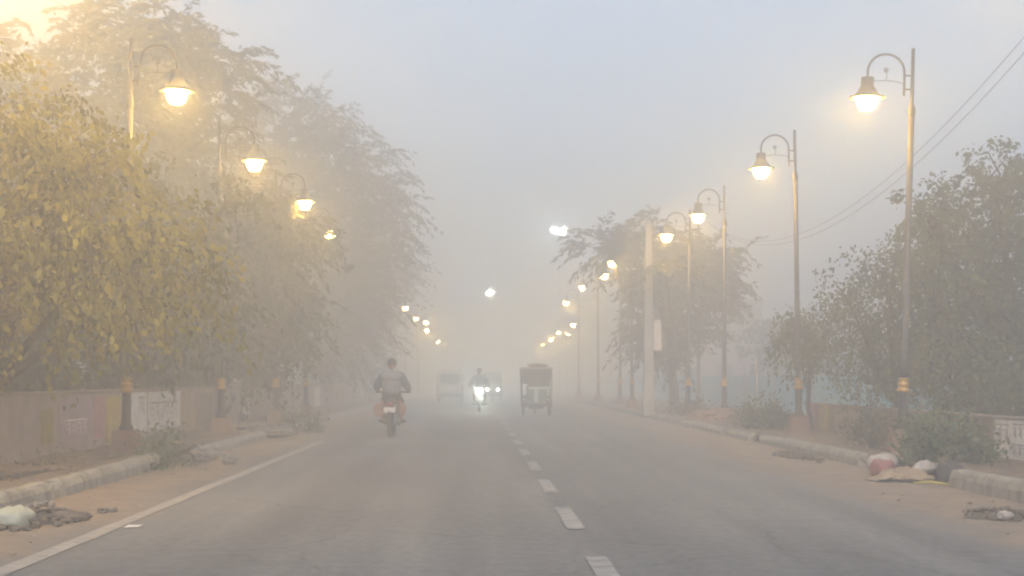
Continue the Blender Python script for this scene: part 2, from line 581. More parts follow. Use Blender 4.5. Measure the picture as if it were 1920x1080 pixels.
# edge line and centre dashes
struct(strip(-3.245, -3.09, -10, 31, 0.006, 'edge_line', M['edge'], 0.012, 0.012, 8, 0.25))
dm = MB()
for k in range(-2, 40):
    y0, L = 8.7 + 4.15 * k, 2.15
    ya = [y0 + L * i / 6 for i in range(7)]
    rr = random.Random(50 + k)
    vs = []
    for y in ya:
        vs += [(0.80 + rr.uniform(-.004, .004) + bend(y), y, 0.009), (0.955 + rr.uniform(-.004, .004) + bend(y), y, 0.009)]
    dm.add(vs, [[2 * i, 2 * i + 1, 2 * i + 3, 2 * i + 2] for i in range(6)])
struct(dm.build('centre_line', M['paint']))

struct(strip(-8.2, KL - 0.16, -12, 400, 0.13, 'pavement', M['earth'], 0, 0.03, 11, 0.4, z2=0.17, nx=10, zj=0.035))
struct(strip(KR + 0.16, 8.6, -12, 400, 0.16, 'pavement', M['earth'], 0.03, 0, 12, 0.4, z2=0.12, nx=10, zj=0.04))
struct(strip(-60, -8.2, -12, 400, 0.10, 'ground', M['soil'], 0, 0, 13, 4, z2=0.13))
struct(strip(8.6, 60, -12, 400, 0.12, 'ground', M['soil'], 0, 0, 14, 4, z2=0.10))


def kerb_block(x, y0, y1, h, w, seed, broken=0.011):
    """one weathered cast kerb with chipped edges"""
    rr = random.Random(seed)
    n = max(3, int((y1 - y0) / 0.18))
    vs, fs = [], []
    prof = [(0, -0.03), (0.005, h * 0.55), (0.03, h - 0.035), (0.06, h), (w - 0.03, h + 0.004), (w, h - 0.03), (w, -0.03)]
    if x < 0:
        prof = [(-a, b) for a, b in prof]
    for i in range(n + 1):
        y = y0 + (y1 - y0) * i / n
        e = broken * (3 if i in (0, n) else 1)
        for (a, b) in prof:
            vs.append((x + bend(y) + a + rr.uniform(-e, e) * 0.6, y + rr.uniform(-e, e), max(-0.03, b + (rr.uniform(-e, e * 0.4) if b > 0.05 else 0))))
    m = len(prof)
    for i in range(n):
        for j in range(m - 1):
            fs.append([i * m + j, i * m + j + 1, (i + 1) * m + j + 1, (i + 1) * m + j])
    fs.append(list(range(m)))
    fs.append([n * m + j for j in range(m)][::-1])
    return vs, fs


def loose_kerb(name, x, y0, y1, h, seed, label, group, tilt=0.0):
    vs, fs = kerb_block(x, y0, y1, h, 0.2, seed)
    o = MB().add([(a - x, b - y0, c) for a, b, c in vs], fs).build(name, M['kerb'])
    o.location = (x, y0, 0)
    o.rotation_euler = (tilt, 0, tilt * 0.5)
    return tag(o, label, 'kerb stone', group)


GK = 'loose kerb stones along the road edge'
loose_kerb('kerb_stone', KL, 12.6, 16.05, 0.2, 1, 'pale kerb stone with grooved face, behind the white-green sack and rubble', GK)
loose_kerb('kerb_stone', KL - 0.02, 16.35, 21.6, 0.19, 2, 'long kerb stone with broken near end, in front of the yellow wall strip', GK, 0.006)
loose_kerb('kerb_stone', KL, 24.8, 32.5, 0.17, 3, 'long pale kerb stone beyond the stones, ending below the second left lamp plinth', GK)
loose_kerb('kerb_stone', KR, 12.5, 18.0, 0.22, 4, 'thick pale kerb stone with streaked face, below the white sign with grey letters', GK)
loose_kerb('kerb_stone', KR, 22.2, 27.6, 0.19, 5, 'long pale kerb stone in front of the dry weeds, beyond the red sack', GK)
loose_kerb('kerb_stone', KR + 0.03, 27.8, 30.2, 0.18, 6, 'short kerb stone between two long kerb stones on the right, below the pink wall panel', GK, -0.008)
loose_kerb('kerb_stone', KR, 31.2, 34.0, 0.17, 7, 'short kerb stone in front of the bush at the third right lamp', GK)
k1 = MB()
for (x, spans) in ((KL, [(-10, 12.2), (34, 60), (60.6, 110), (111, 200), (200.6, 400)]), (KR, [(-10, 12.2), (34.6, 52), (52.5, 100), (100.6, 200), (200.6, 400)])):
    for i, (a, b) in enumerate(spans):
        rr = random.Random(i + 70)
        y = a
        while y < b:
            L = 2.4 if y < 100 else 8.0
            vs, fs = kerb_block(x, y, min(b, y + L) - 0.05, 0.17 + rr.uniform(-.015, .015), 0.2, int(y * 10) + i, 0.012)
            k1.add(vs, fs)
            y += L
struct(k1.build('kerb', M['kerb']))

# ------------------------------------------------------------------ street lamps
GL = 'decorative goose-neck street lamps along the road'


def make_lamp(loc, rz, label):
    t = empty('street_lamp', loc, label, 'street lamp', GL, rz)
    # local: arm reaches towards -X
    MB().box((0, 0, 0.17), (0.40, 0.40, 0.36), bevel=0.02, taper=0.9).box((0, 0, -0.02), (0.54, 0.54, 0.10), bevel=0.02).build('plinth', M['plinth'], t)
    MB().lathe([(0.115, 0.35), (0.115, 0.39), (0.085, 0.44), (0.075, 0.5), (0.072, 0.93)], n=16).build('pole_base', M['black'], t)
    MB().lathe([(0.078, 0.93), (0.102, 0.945), (0.102, 0.985), (0.078, 1.0), (0.074, 1.03), (0.094, 1.045), (0.094, 1.075), (0.072, 1.09), (0.066, 1.12), (0.08, 1.135), (0.08, 1.15), (0.062, 1.165)], n=16).build('ring_collar', M['gold'], t)
    p = MB().lathe([(0.058, 1.165), (0.056, 1.6), (0.052, 3.6), (0.049, 3.62), (0.049, 5.35)], n=14)
    p.lathe([(0.049, 5.35), (0.062, 5.38), (0.062, 5.45), (0.045, 5.52), (0.03, 5.56), (0.029, 6.43), (0.0, 6.45)], n=12)
    p.build('pole', M['pole'], t)
    a = MB()
    xa, xl = -0.13, -0.72
    pts = [(xa, 0, 5.68), (xa, 0, 5.85), (xa, 0, 6.02)]
    c, r = (xa + xl) / 2, (xa - xl) / 2
    for i in range(1, 14):
        g_ = PI * i / 14
        pts.append((c + r * math.cos(g_), 0, 6.04 + r * math.sin(g_)))
    pts += [(xl, 0, 6.02), (xl, 0, 5.95)]
    a.tube(pts, 0.019, 8)
    a.tube([(0, 0, 6.0), (xa, 0, 6.0)], 0.014, 6)
    a.tube([(0, 0, 5.78), (xa, 0, 5.78)], 0.014, 6)
    a.build('arm', M['pole'], t)
    o = MB()
    o.tube([(xl + .02, 0, 5.93), (xl + .14, 0, 5.90), (c, 0, 5.915), (xa - .12, 0, 5.90), (xa, 0, 5.86)], 0.006, 5)
    o.tube([(c, 0, 5.915), (c + .015, 0, 6.0), (c, 0, 6.06)], 0.006, 5)
    for i in range(5):
        g_ = 2 * PI * i / 5 + 0.3
        o.box((c + 0.026 * math.cos(g_), 0, 6.08 + 0.026 * math.sin(g_)), (0.036, 0.012, 0.02), ry=-g_)
    o.build('scroll_ornament', M['pole'], t)
    h = MB().lathe([(0.03, 5.97), (0.095, 5.955), (0.1, 5.94), (0.1, 5.83), (0.105, 5.81), (0.125, 5.78), (0.16, 5.715), (0.205, 5.665), (0.285, 5.64), (0.29, 5.632), (0.285, 5.628), (0.0, 5.642)], (xl, 0, 0), n=24)
    sh = h.build('lamp_shade', M['pole'], t)
    MB().lathe([(0.168, 5.634), (0.282, 5.6235), (0.28, 5.616), (0.168, 5.627)], (xl, 0, 0), n=24).build('reflector', M['enamel'], sh)
    MB().lathe([(0.165, 5.628), (0.165, 5.60), (0.155, 5.54), (0.13, 5.475), (0.085, 5.43), (0.0, 5.415)], (xl, 0, 0), n=20).build('lamp_glass', M['bulb'], t)
    return t


def lamp_light(parent_loc, rz, w, s=1.0):
    d = bpy.data.lights.new('sodium_light', 'POINT')
    d.energy = w
    d.color = (1.0, 0.56, 0.09)
    d.shadow_soft_size = 0.10
    o = bpy.data.objects.new('sodium_light', d)
    COL.objects.link(o)
    off = Matrix.Rotation(rz, 3, 'Z') @ Vector((-0.72, 0, 5.29))
    o.location = Vector(parent_loc) + off * s
    return o


LAMPZ = 5.53
ORD = ['first', 'second', 'third', 'fourth', 'fifth', 'sixth', 'seventh', 'eighth', 'ninth', 'tenth', 'eleventh', 'twelfth', 'thirteenth', 'fourteenth', 'fifteenth', 'sixteenth', 'seventeenth']
right_px = [(1625, 197), (1427, 324), (1309, 410), (1250, 447), (1147, 495), (1133, 519), (1093, 540), (1062, 569),
            (1074, 610), (1047, 624), (1064, 627), (1033, 637), (1018, 648), (1008, 660), (1000, 668), (988, 672), (971, 673), (960, 678)]
left_px = [(32, -95), (332, 182), (477, 311), (571, 385), (619, 440), (760, 579), (780, 598), (799, 606), (801, 620), (822, 641), (861, 667)]
first_lamp = None
lamp_positions = []
GLASS = {}


def put_lamp(px, py, side, label, w=None):
    global first_lamp
    z = LAMPZ + 0.15 - CAM_H
    Y = z * F / (VY - py)
    x = (px - VX) * Y / F
    bx = x + 0.72 * side
    rz = 0.0 if side > 0 else PI
    kk = len(lamp_positions)
    tilt = {0: 0.03, 1: -0.016, 2: 0.0, 18: 0.0, 19: 0.014}.get(kk, 0.012 * math.sin(kk * 2.7))
    if kk > 7 and kk < 18:
        tilt *= 0.5
    loc = (bx - tilt * 5.5, Y, 0.15)
    if first_lamp is None:
        first_lamp = make_lamp(loc, rz, label)
    else:
        dup(first_lamp, loc, rz, label)
    top = [o for o in COL.objects if o.get('label') == label][-1]
    top.rotation_euler = (0.006 * math.sin(kk * 1.9), tilt * side, rz + 0.05 * math.sin(kk * 3.3))
    lamp_positions.append((x, Y))
    if Y > 110:
        k = 'bulb_mid' if Y < 200 else 'bulb_far'
        for c in [c for c in COL.objects if c.parent and c.name.startswith('lamp_glass')][-1:]:
            if k not in GLASS:
                me = c.data.copy()
                me.materials.clear()
                me.materials.append(M[k])
                GLASS[k] = me
            c.data = GLASS[k]
    if w:
        lamp_light(loc, rz, w)
    return loc


RL = ['nearest right-hand street lamp, rising past the big leafy tree', 'second lit lamp from the front on the right, above the small drooping tree',
      'third lit lamp from the front on the right, its black base behind a bush', 'fourth lit lamp on the right, glowing over yellow lit leaves beside the concrete pole']
for i, (px, py) in enumerate(right_px):
    if i < 4:
        lab = RL[i]
    else:
        lab = '%s street lamp from the front along the right kerb, a small light in the haze' % (ORD[i] if i < len(ORD) else 'farthest')
    put_lamp(px, py, 1, lab)
LL = ['street lamp glowing at the top corner over the yellow lit tree', 'large lit street lamp on the left, black pole base before the painted wall',
      'second lit lamp from the front on the left, plinth beyond the long kerb stone', 'third lit lamp on the left, half hidden in feathery leaves', 'fourth lit lamp on the left, deep among lit leaves']
for i, (px, py) in enumerate(left_px):
    lab = LL[i] if i < 5 else '%s street lamp from the front along the left kerb, small in the haze' % ORD[i - 1]
    put_lamp(px, py, -1, lab, LAMP_W * 2.3 if i == 0 else None)
put_lamp(2020, -95, 1, 'street lamp standing beside the road before the first lamp in view on the right')


# high masts with floodlights
def high_mast(loc, H, heads, label):
    t = empty('floodlight_mast', loc, label, 'light mast', 'floodlight masts far down the road')
    MB().lathe([(0.2, 0), (0.17, 2), (0.09, H - 0.4), (0.09, H - 0.3)], n=12).build('mast', M['galv'], t)
    MB().tube([(-1.0, 0, H - 0.3), (1.0, 0, H - 0.3)], 0.05, 6).build('cross_arm', M['galv'], t)
    for (dx, dz, s) in heads:
        b = MB().box((dx, 0.06, H - 0.3 + dz), (0.5 * s, 0.14, 0.4 * s), bevel=0.03).tube([(dx, 0.05, H - 0.3 + dz), (dx, 0, H - 0.3)], 0.03, 5).build('floodlight', M['galv'], t)
        MB().lathe([(0.20 * s, 0.0), (0.19 * s, -0.03), (0.0, -0.05)], (dx, -0.012, H - 0.3 + dz), n=14, axis='Y').build('floodlight_lens', M['flood'], b)
    return t


p = at(1048, 432, 148)
high_mast((p.x, 148, 0.1), p.z - 0.1 + 0.3, [(-0.6, 0.06, 0.9), (-0.2, 0.02, 1.2), (0.35, -0.2, 1.2), (0.45, 0.12, 0.9)], 'tall mast with a row of white floodlights above the right-hand trees')
p = at(917, 550, 200)
high_mast((p.x, 200, 0.0), p.z + 0.3, [(-0.3, 0.05, 1.2), (0.05, 0.0, 1.5), (0.35, 0.08, 1.2)], 'far mast with one white floodlight cluster above the end of the road')


# ------------------------------------------------------------------ trees and shrubs
def leaf_quads(rng, centres, dirs, L, W):
    """diamond leaves: centre, long axis, lengths"""
    n = len(centres)
    d = dirs / (np.linalg.norm(dirs, axis=1, keepdims=True) + 1e-9)
    r = rng.normal(size=(n, 3))
    s = np.cross(d, r)
    s /= (np.linalg.norm(s, axis=1, keepdims=True) + 1e-9)
    L = L[:, None]
    W = W[:, None]
    nrm = np.cross(d, s)
    v = np.stack([centres - d * L * 0.5, centres + s * W * 0.5 - d * L * 0.05 + nrm * W * 0.12, centres + d * L * 0.5, centres - s * W * 0.5 - d * L * 0.05 + nrm * W * 0.12], axis=1)
    return v.reshape(-1, 3)


def make_tree(name, base, lobes, n_clump, per, leaf, style, material, label, cat='tree', group=None, seed=1, trunk_r=0.18, fork=0.35, clump_r=0.4, shell=0.5, droop=0.4, twig=1.1, low_cut=None):
    """lobes: list of (x, y, z, rx, ry, rz) in world coordinates"""
    rng = np.random.default_rng(seed)
    rr = random.Random(seed)
    t = empty(name, base, label, cat, group)
    base = np.array(base, dtype=float)
    lob = np.array(lobes, dtype=float)
    lob[:, :3] -= base
    tr = MB()
    top = lob[:, :3].mean(axis=0)
    zf = max(0.5, lob[:, 2].min() * fork + 0.3)
    fp = Vector((top[0] * 0.25, top[1] * 0.25, zf))
    tr.tube([(0, 0, -0.15), (0.02, 0.01, 0.15), (fp.x * 0.45 + rr.uniform(-.05, .05), fp.y * 0.45, zf * 0.55), fp], [trunk_r * 1.5, trunk_r * 1.1, trunk_r * 0.95, trunk_r * 0.85], 10)
    vol = lob[:, 3] * lob[:, 4] * lob[:, 5]
    share = vol ** 0.67
    share = share / share.sum()
    C, D = [], []
    for k, (x, y, z, a, b, c) in enumerate(lob):
        ctr = Vector((x, y, z))
        mid = fp.lerp(ctr, 0.5) + Vector((rr.uniform(-.25, .25), rr.uniform(-.25, .25), rr.uniform(0.0, .35)))
        tr.tube([fp - Vector((0, 0, 0.1)), mid, ctr], [trunk_r * 0.6, trunk_r * 0.4, trunk_r * 0.2], 7)
        n = max(4, int(n_clump * share[k]))
        u = rng.normal(size=(n, 3))
        u /= np.linalg.norm(u, axis=1, keepdims=True)
        rad = rng.random(n) ** shell
        pts = np.array([x, y, z]) + u * rad[:, None] * np.array([a, b, c]) * (0.82 + 0.3 * rng.random((n, 1)))
        C.append(pts)
        D.append(u)
        for q in range(0, n, max(1, n // 14)):
            e = Vector(pts[q])
            m2 = ctr.lerp(e, 0.5) + Vector((rr.uniform(-.2, .2), rr.uniform(-.2, .2), rr.uniform(-.05, .25)))
            tr.tube([ctr, m2, e], [trunk_r * 0.18, trunk_r * 0.12, trunk_r * 0.05], 5, cap=False)
    C = np.concatenate(C)
    D = np.concatenate(D)
    if low_cut is not None:
        k = C[:, 2] > low_cut - base[2]
        C, D = C[k], D[k]
    n = len(C)
    shade = np.clip(rng.normal(0.5, 0.22, n), 0, 1)
    if style == 'broad':
        idx = np.repeat(np.arange(n), per)
        N = n * per
        out = D * np.array([1, 1, 0.5]) + rng.normal(size=(n, 3)) * 0.5
        out /= np.linalg.norm(out, axis=1, keepdims=True)
        Ls = clump_r * (1.6 + 1.8 * rng.random(n))
        sp_ = rng.random(N)
        off = out[idx] * (Ls[idx] * sp_)[:, None] + rng.normal(size=(N, 3)) * clump_r * (0.48 - 0.22 * sp_)[:, None]
        off[:, 2] -= droop * 0.8 * Ls[idx] * sp_ ** 2
        P = C[idx] + off
        dr = out[idx] * 0.7 + rng.normal(size=(N, 3)) * 0.6 + np.array([0, 0, -droop])
        LL_ = leaf * (0.55 + 0.75 * rng.random(n * per)) * (0.8 + 0.4 * rng.random(n))[idx]
        V = leaf_quads(rng, P, dr, LL_, LL_ * (0.5 + 0.15 * rng.random(n * per)))
        tint = np.clip(shade[idx] + rng.normal(0, 0.18, n * per), 0, 1)
    else:
        # feathery: arching twigs carrying rows of long narrow pinnate leaves
        Vs, ti = [], []
        m = per
        ts = (np.arange(m) + 0.5) / m
        Ln = twig * (0.6 + 0.8 * rng.random(n))
        out = D * np.array([1, 1, 0.35]) + rng.normal(size=(n, 3)) * 0.45
        out /= np.linalg.norm(out, axis=1, keepdims=True)
        for j in range(m):
            s = ts[j]
            P = C + out * (Ln * s)[:, None]
            P[:, 2] += Ln * (0.30 * s - droop * 1.25 * s * s)
            tg = out.copy()
            tg[:, 2] += 0.30 - 2.5 * droop * s
            side = np.cross(tg, np.array([0, 0, 1.0]))
            side /= (np.linalg.norm(side, axis=1, keepdims=True) + 1e-9)
            for sg in (-1, 1):
                dr = side * sg * 0.85 + tg * 0.75 + rng.normal(size=(n, 3)) * 0.22 + np.array([0, 0, -0.28])
                L = leaf * (1.1 - 0.5 * s) * (0.75 + 0.5 * rng.random(n))
                dn = dr / np.linalg.norm(dr, axis=1, keepdims=True)
                Vs.append(leaf_quads(rng, P + dn * (L * 0.5)[:, None] + rng.normal(size=(n, 3)) * 0.04, dr, L, L * 0.32))
                ti.append(np.clip(shade + rng.normal(0, 0.15, n), 0, 1))
            Vs.append(leaf_quads(rng, P, tg, np.full(n, 1.15 * twig / m), np.full(n, 0.035)))
            ti.append(shade * 0.3)
        V = np.concatenate(Vs)
        tint = np.concatenate(ti)
    tr.build('trunk', M['bark'], t)
    nq = len(V) // 4
    np_mesh('crown', V, np.arange(nq * 4).reshape(-1, 4), tint, material, t)
    return t


# left: big broad-leaved tree lit by the near lamp, hanging over the wall
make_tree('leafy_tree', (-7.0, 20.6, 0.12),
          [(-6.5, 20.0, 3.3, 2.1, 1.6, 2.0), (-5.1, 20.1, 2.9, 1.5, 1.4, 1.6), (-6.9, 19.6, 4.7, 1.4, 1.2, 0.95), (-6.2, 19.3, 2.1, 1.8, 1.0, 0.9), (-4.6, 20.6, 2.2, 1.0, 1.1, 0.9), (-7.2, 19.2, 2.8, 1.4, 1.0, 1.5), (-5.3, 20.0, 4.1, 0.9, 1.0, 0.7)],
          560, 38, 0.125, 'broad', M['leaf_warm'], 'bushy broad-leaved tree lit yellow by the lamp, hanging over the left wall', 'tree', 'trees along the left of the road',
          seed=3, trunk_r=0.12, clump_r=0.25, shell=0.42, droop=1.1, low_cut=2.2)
GT1 = 'trees along the left of the road'
FEATHER = dict(style='feather', leaf=0.42, per=8)
make_tree('feathery_tree', (-9.8, 45.0, 0.12),
          [(-12.2, 45, 9.2, 4.2, 3.4, 3.0), (-8.4, 45, 10.2, 2.0, 2.4, 1.6), (-8.2, 44, 6.4, 2.2, 2.6, 2.8), (-11.4, 43, 5.0, 3.6, 2.8, 2.8), (-15.2, 46, 8.0, 3.0, 2.6, 3.8), (-10.4, 45.5, 11.8, 2.0, 2.2, 1.2),
           (-9.4, 42, 3.2, 2.6, 2.2, 1.9), (-13, 43, 3.0, 3.0, 2.4, 2.2), (-5.6, 40, 5.2, 0.9, 2.2, 0.8), (-6.2, 42, 4.2, 1.3, 2.2, 1.6)],
          2200, material=M['leaf_dark'], label='tall feathery tree rising behind the large left lamp, its top near the photo edge', group=GT1, seed=5, trunk_r=0.3, shell=0.45, droop=0.45, twig=1.15, **FEATHER)
make_tree('feathery_tree', (-9.6, 66.0, 0.12),
          [(-8.4, 66, 11.8, 2.7, 3.0, 2.5), (-6.0, 66, 10.0, 2.5, 2.8, 2.6), (-4.2, 66, 8.4, 1.4, 2.2, 1.6), (-8.2, 64, 7.0, 3.4, 3.2, 3.6), (-5.3, 66, 5.8, 2.2, 2.6, 2.0), (-11.5, 66, 8.6, 3.0, 3.0, 3.8),
           (-8.8, 64, 3.8, 3.2, 2.6, 2.5), (-6.2, 65, 3.7, 2.0, 2.4, 1.6)],
          2200, material=M['leaf_dark'], label='tall feathery tree drooping over the road behind the motorcyclist', group=GT1, seed=6, trunk_r=0.3, shell=0.45, droop=0.5, twig=1.4, **FEATHER)
make_tree('feathery_tree', (-8.4, 82.0, 0.12),
          [(-7.3, 82, 7.8, 2.8, 2.8, 2.8), (-4.9, 82, 7.2, 1.6, 2.2, 1.7), (-7.3, 80, 4.6, 2.8, 2.8, 2.5), (-10.5, 82, 7.4, 2.8, 2.6, 3.4), (-7.0, 80, 2.8, 2.8, 2.4, 1.8)],
          1600, material=M['leaf_dark'], label='feathery tree with a low drooping edge, beyond the tall one over the road', group=GT1, seed=7, trunk_r=0.26, shell=0.45, droop=0.5, twig=1.4, **FEATHER)
make_tree('shade_tree', (-7.2, 30.0, 0.12),
          [(-6.1, 29.6, 3.1, 1.1, 1.2, 1.5), (-5.5, 29.2, 3.9, 0.7, 1.0, 0.8), (-7.2, 30, 4.2, 1.6, 1.6, 1.6), (-5.4, 29.4, 2.6, 0.8, 1.0, 0.8), (-7.4, 29.6, 2.6, 1.8, 1.4, 1.1), (-4.95, 29.6, 4.7, 0.4, 0.7, 0.5)],
          330, 34, 0.16, 'broad', M['leaf_dark'], 'dense dim tree hiding the pole of the second left lamp', 'tree', GT1, seed=41, trunk_r=0.16, clump_r=0.3, shell=0.5, droop=0.8)
make_tree('shade_tree', (-7.0, 40.5, 0.12),
          [(-5.7, 37.4, 3.0, 0.9, 1.2, 1.5), (-6.9, 40, 4.3, 1.6, 1.8, 1.6), (-5.6, 44.4, 3.2, 1.0, 1.3, 1.7), (-6.2, 40.5, 2.4, 1.4, 2.4, 1.2), (-5.0, 37.3, 5.3, 0.55, 0.6, 0.55), (-4.5, 37.2, 4.9, 0.5, 0.5, 0.3), (-4.9, 44.8, 5.4, 0.7, 0.7, 0.7)],
          520, 34, 0.18, 'broad', M['leaf_dark'], 'dense dim tree around the third and fourth left lamps', 'tree', GT1, seed=42, trunk_r=0.16, clump_r=0.32, shell=0.5, droop=0.8)
FAR = dict(style='broad', leaf=0.32, per=26, clump_r=0.5, shell=0.5, droop=0.5)
make_tree('roadside_tree', (-9.0, 100, 0.12), [(-8.6, 100, 4.6, 2.8, 2.6, 2.6), (-7.4, 100, 5.8, 1.6, 1.6, 1.6), (-9.8, 100, 6.0, 2.0, 1.8, 1.8)], 190, material=M['leaf_far'],
          label='hazy rounded tree behind the white van, left of the road', group=GT1, seed=8, **FAR)
make_tree('roadside_tree', (-5.4, 182, 0.12), [(-4.0, 182, 6.4, 3.6, 3.2, 4.0), (-1.6, 182, 7.4, 2.4, 2.4, 3.0), (-7.0, 182, 6.0, 3.0, 3.0, 3.4)], 190, material=M['leaf_far'],
          label='faint round tree over the row of small left lamps', group=GT1, seed=9, **FAR)
make_tree('roadside_tree', (-8.6, 135, 0.12), [(-8.6, 135, 5.0, 3.2, 2.8, 3.2), (-7.2, 135, 6.4, 1.8, 1.8, 2.0)], 170, material=M['leaf_far'],
          label='pale grey tree farthest down the left side of the road', group=GT1, seed=10, **FAR)

GT2 = 'trees along the right of the road'
make_tree('leafy_tree', (10.6, 28.4, 0.12),
          [(9.75, 28, 4.75, 0.95, 1.0, 0.95), (10.9, 28, 4.5, 1.2, 1.2, 1.2), (8.6, 28, 4.1, 0.75, 0.9, 0.85), (9.6, 28, 3.4, 1.6, 1.4, 1.2), (11.0, 28, 2.8, 2.0, 1.8, 1.6), (8.9, 28, 2.4, 1.1, 1.1, 1.0), (8.9, 27.6, 1.5, 1.1, 1.0, 0.7), (10.4, 27.4, 1.7, 2.2, 1.2, 0.9)],
          1000, 40, 0.11, 'broad', M['leaf_green'], 'large green broad-leaved tree behind the nearest right-hand lamp', 'tree', GT2, seed=12, trunk_r=0.2, clump_r=0.2, shell=0.5, droop=0.45)
make_tree('sparse_tree', (8.7, 30.5, 0.12),
          [(8.3, 30.2, 3.2, 0.9, 1.0, 0.75), (7.9, 30.2, 2.3, 1.1, 1.0, 0.7), (8.8, 30.2, 2.0, 1.0, 1.0, 0.9), (7.5, 30, 2.9, 0.5, 0.6, 0.5), (8.5, 30.2, 3.75, 0.5, 0.6, 0.45), (8.9, 30.2, 1.5, 1.2, 1.0, 0.8), (8.0, 30.0, 1.5, 0.7, 0.8, 0.5)],
          330, 30, 0.095, 'broad', M['leaf_green'], 'thin-leaved tree with sky showing through, left of the large green tree', 'tree', GT2, seed=13, trunk_r=0.09, clump_r=0.24, shell=0.6, droop=0.9)
make_tree('small_tree', (7.55, 33.6, 0.14),
          [(7.35, 33.4, 2.4, 0.6, 0.6, 0.5), (7.7, 33.4, 1.9, 0.5, 0.5, 0.55), (7.1, 33.4, 2.2, 0.35, 0.4, 0.5)],
          90, 30, 0.1, 'broad', M['leaf_green'], 'small drooping tree round the second right-hand lamp pole', 'tree', GT2, seed=14, trunk_r=0.05, clump_r=0.19, shell=0.6, droop=1.3)
make_tree('feathery_tree', (7.6, 57.0, 0.12),
          [(5.0, 57, 6.2, 1.1, 1.2, 0.5), (6.6, 57, 6.5, 1.6, 1.6, 0.7), (8.6, 57, 6.0, 1.5, 1.6, 0.6), (7.4, 57.5, 4.7, 1.7, 1.8, 1.3), (7.3, 57, 3.2, 1.6, 1.8, 1.2), (9.2, 57.5, 4.6, 0.8, 1.2, 1.0), (6.15, 48.2, 4.95, 0.5, 0.7, 0.25)],
          560, material=M['leaf_dark'], label='spreading feathery tree behind the concrete pole on the right', group=GT2, seed=15, trunk_r=0.2, shell=0.5, droop=0.42, twig=1.15, **FEATHER)
make_tree('roadside_tree', (15.6, 72, 0.1), [(15.0, 72, 2.9, 2.0, 2.0, 1.9), (16.8, 72, 3.2, 1.8, 1.8, 1.8), (18.5, 72, 2.8, 2, 2, 2)], 170, material=M['leaf_far'],
          label='grey rounded tree beyond the blue sheet fence, beside the pale house', group=GT2, seed=16, **FAR)
make_tree('roadside_tree', (11.6, 128, 0.12), [(10.9, 128, 6.6, 2.8, 2.4, 3.4), (13.2, 128, 6.4, 2.4, 2, 3.0)], 150, material=M['leaf_far'],
          label='hazy tree under the row of small right lamps, left of the concrete pole', group=GT2, seed=17, **FAR)
make_tree('roadside_tree', (13.4, 150, 0.12), [(13.2, 150, 6.0, 2.8, 2.4, 3.6), (15.4, 150, 5.0, 2.2, 2, 3.0)], 150, material=M['leaf_far'],
          label='faint tree behind the e-rickshaw, right of the road', group=GT2, seed=18, **FAR)
make_tree('roadside_tree', (13.6, 170, 0.12), [(13.4, 170, 6.0, 3.4, 2.8, 4.0), (11.6, 170, 5.0, 2, 2, 3)], 150, material=M['leaf_far'],
          label='palest tree farthest down the right side of the road', group=GT2, seed=19, **FAR)


def make_bush(name, base, lobes, n, per, leaf, material, label, group, seed, cat='bush', clump_r=0.14, droop=0.2):
    rng = np.random.default_rng(seed)
    rr = random.Random(seed)
    t = empty(name, base, label, cat, group)
    lob = np.array(lobes, dtype=float)
    C, D = [], []
    st = MB()
    sh = (lob[:, 3] * lob[:, 4] * lob[:, 5]) ** 0.6
    sh = sh / sh.sum()
    for k, (x, y, z, a, b, c) in enumerate(lob):
        m = max(4, int(n * sh[k]))
        u = rng.normal(size=(m, 3))
        u[:, 2] = np.abs(u[:, 2]) * 0.9 - 0.15
        u /= np.linalg.norm(u, axis=1, keepdims=True)
        pts = np.array([x, y, z]) + u * (rng.random((m, 1)) ** 0.5) * np.array([a, b, c])
        C.append(pts)
        D.append(u)
        for q in range(0, m, max(1, m // 7)):
            e = Vector(pts[q])
            st.tube([(x * 0.5 + rr.uniform(-.05, .05), y * 0.5 + rr.uniform(-.05, .05), -0.03), (x * 0.8, y * 0.8, e.z * 0.5), e], [0.012, 0.009, 0.004], 5, cap=False)
    C, D = np.concatenate(C), np.concatenate(D)
    idx = np.repeat(np.arange(len(C)), per)
    N = len(idx)
    P = C[idx] + rng.normal(size=(N, 3)) * clump_r
    P[:, 2] = np.maximum(P[:, 2], 0.02)
    dr = D[idx] + rng.normal(size=(N, 3)) * 0.6 + np.array([0, 0, 0.3 - droop])
    L = leaf * (0.6 + 0.8 * rng.random(N))
    V = leaf_quads(rng, P, dr, L, L * 0.48)
    tint = np.clip(np.clip(rng.normal(0.5, 0.25, len(C)), 0, 1)[idx] + rng.normal(0, 0.15, N), 0, 1)
    st.build('stem', M['bark'], t)
    np_mesh('foliage', V, np.arange(N * 4).reshape(-1, 4), tint, material, t)
    return t


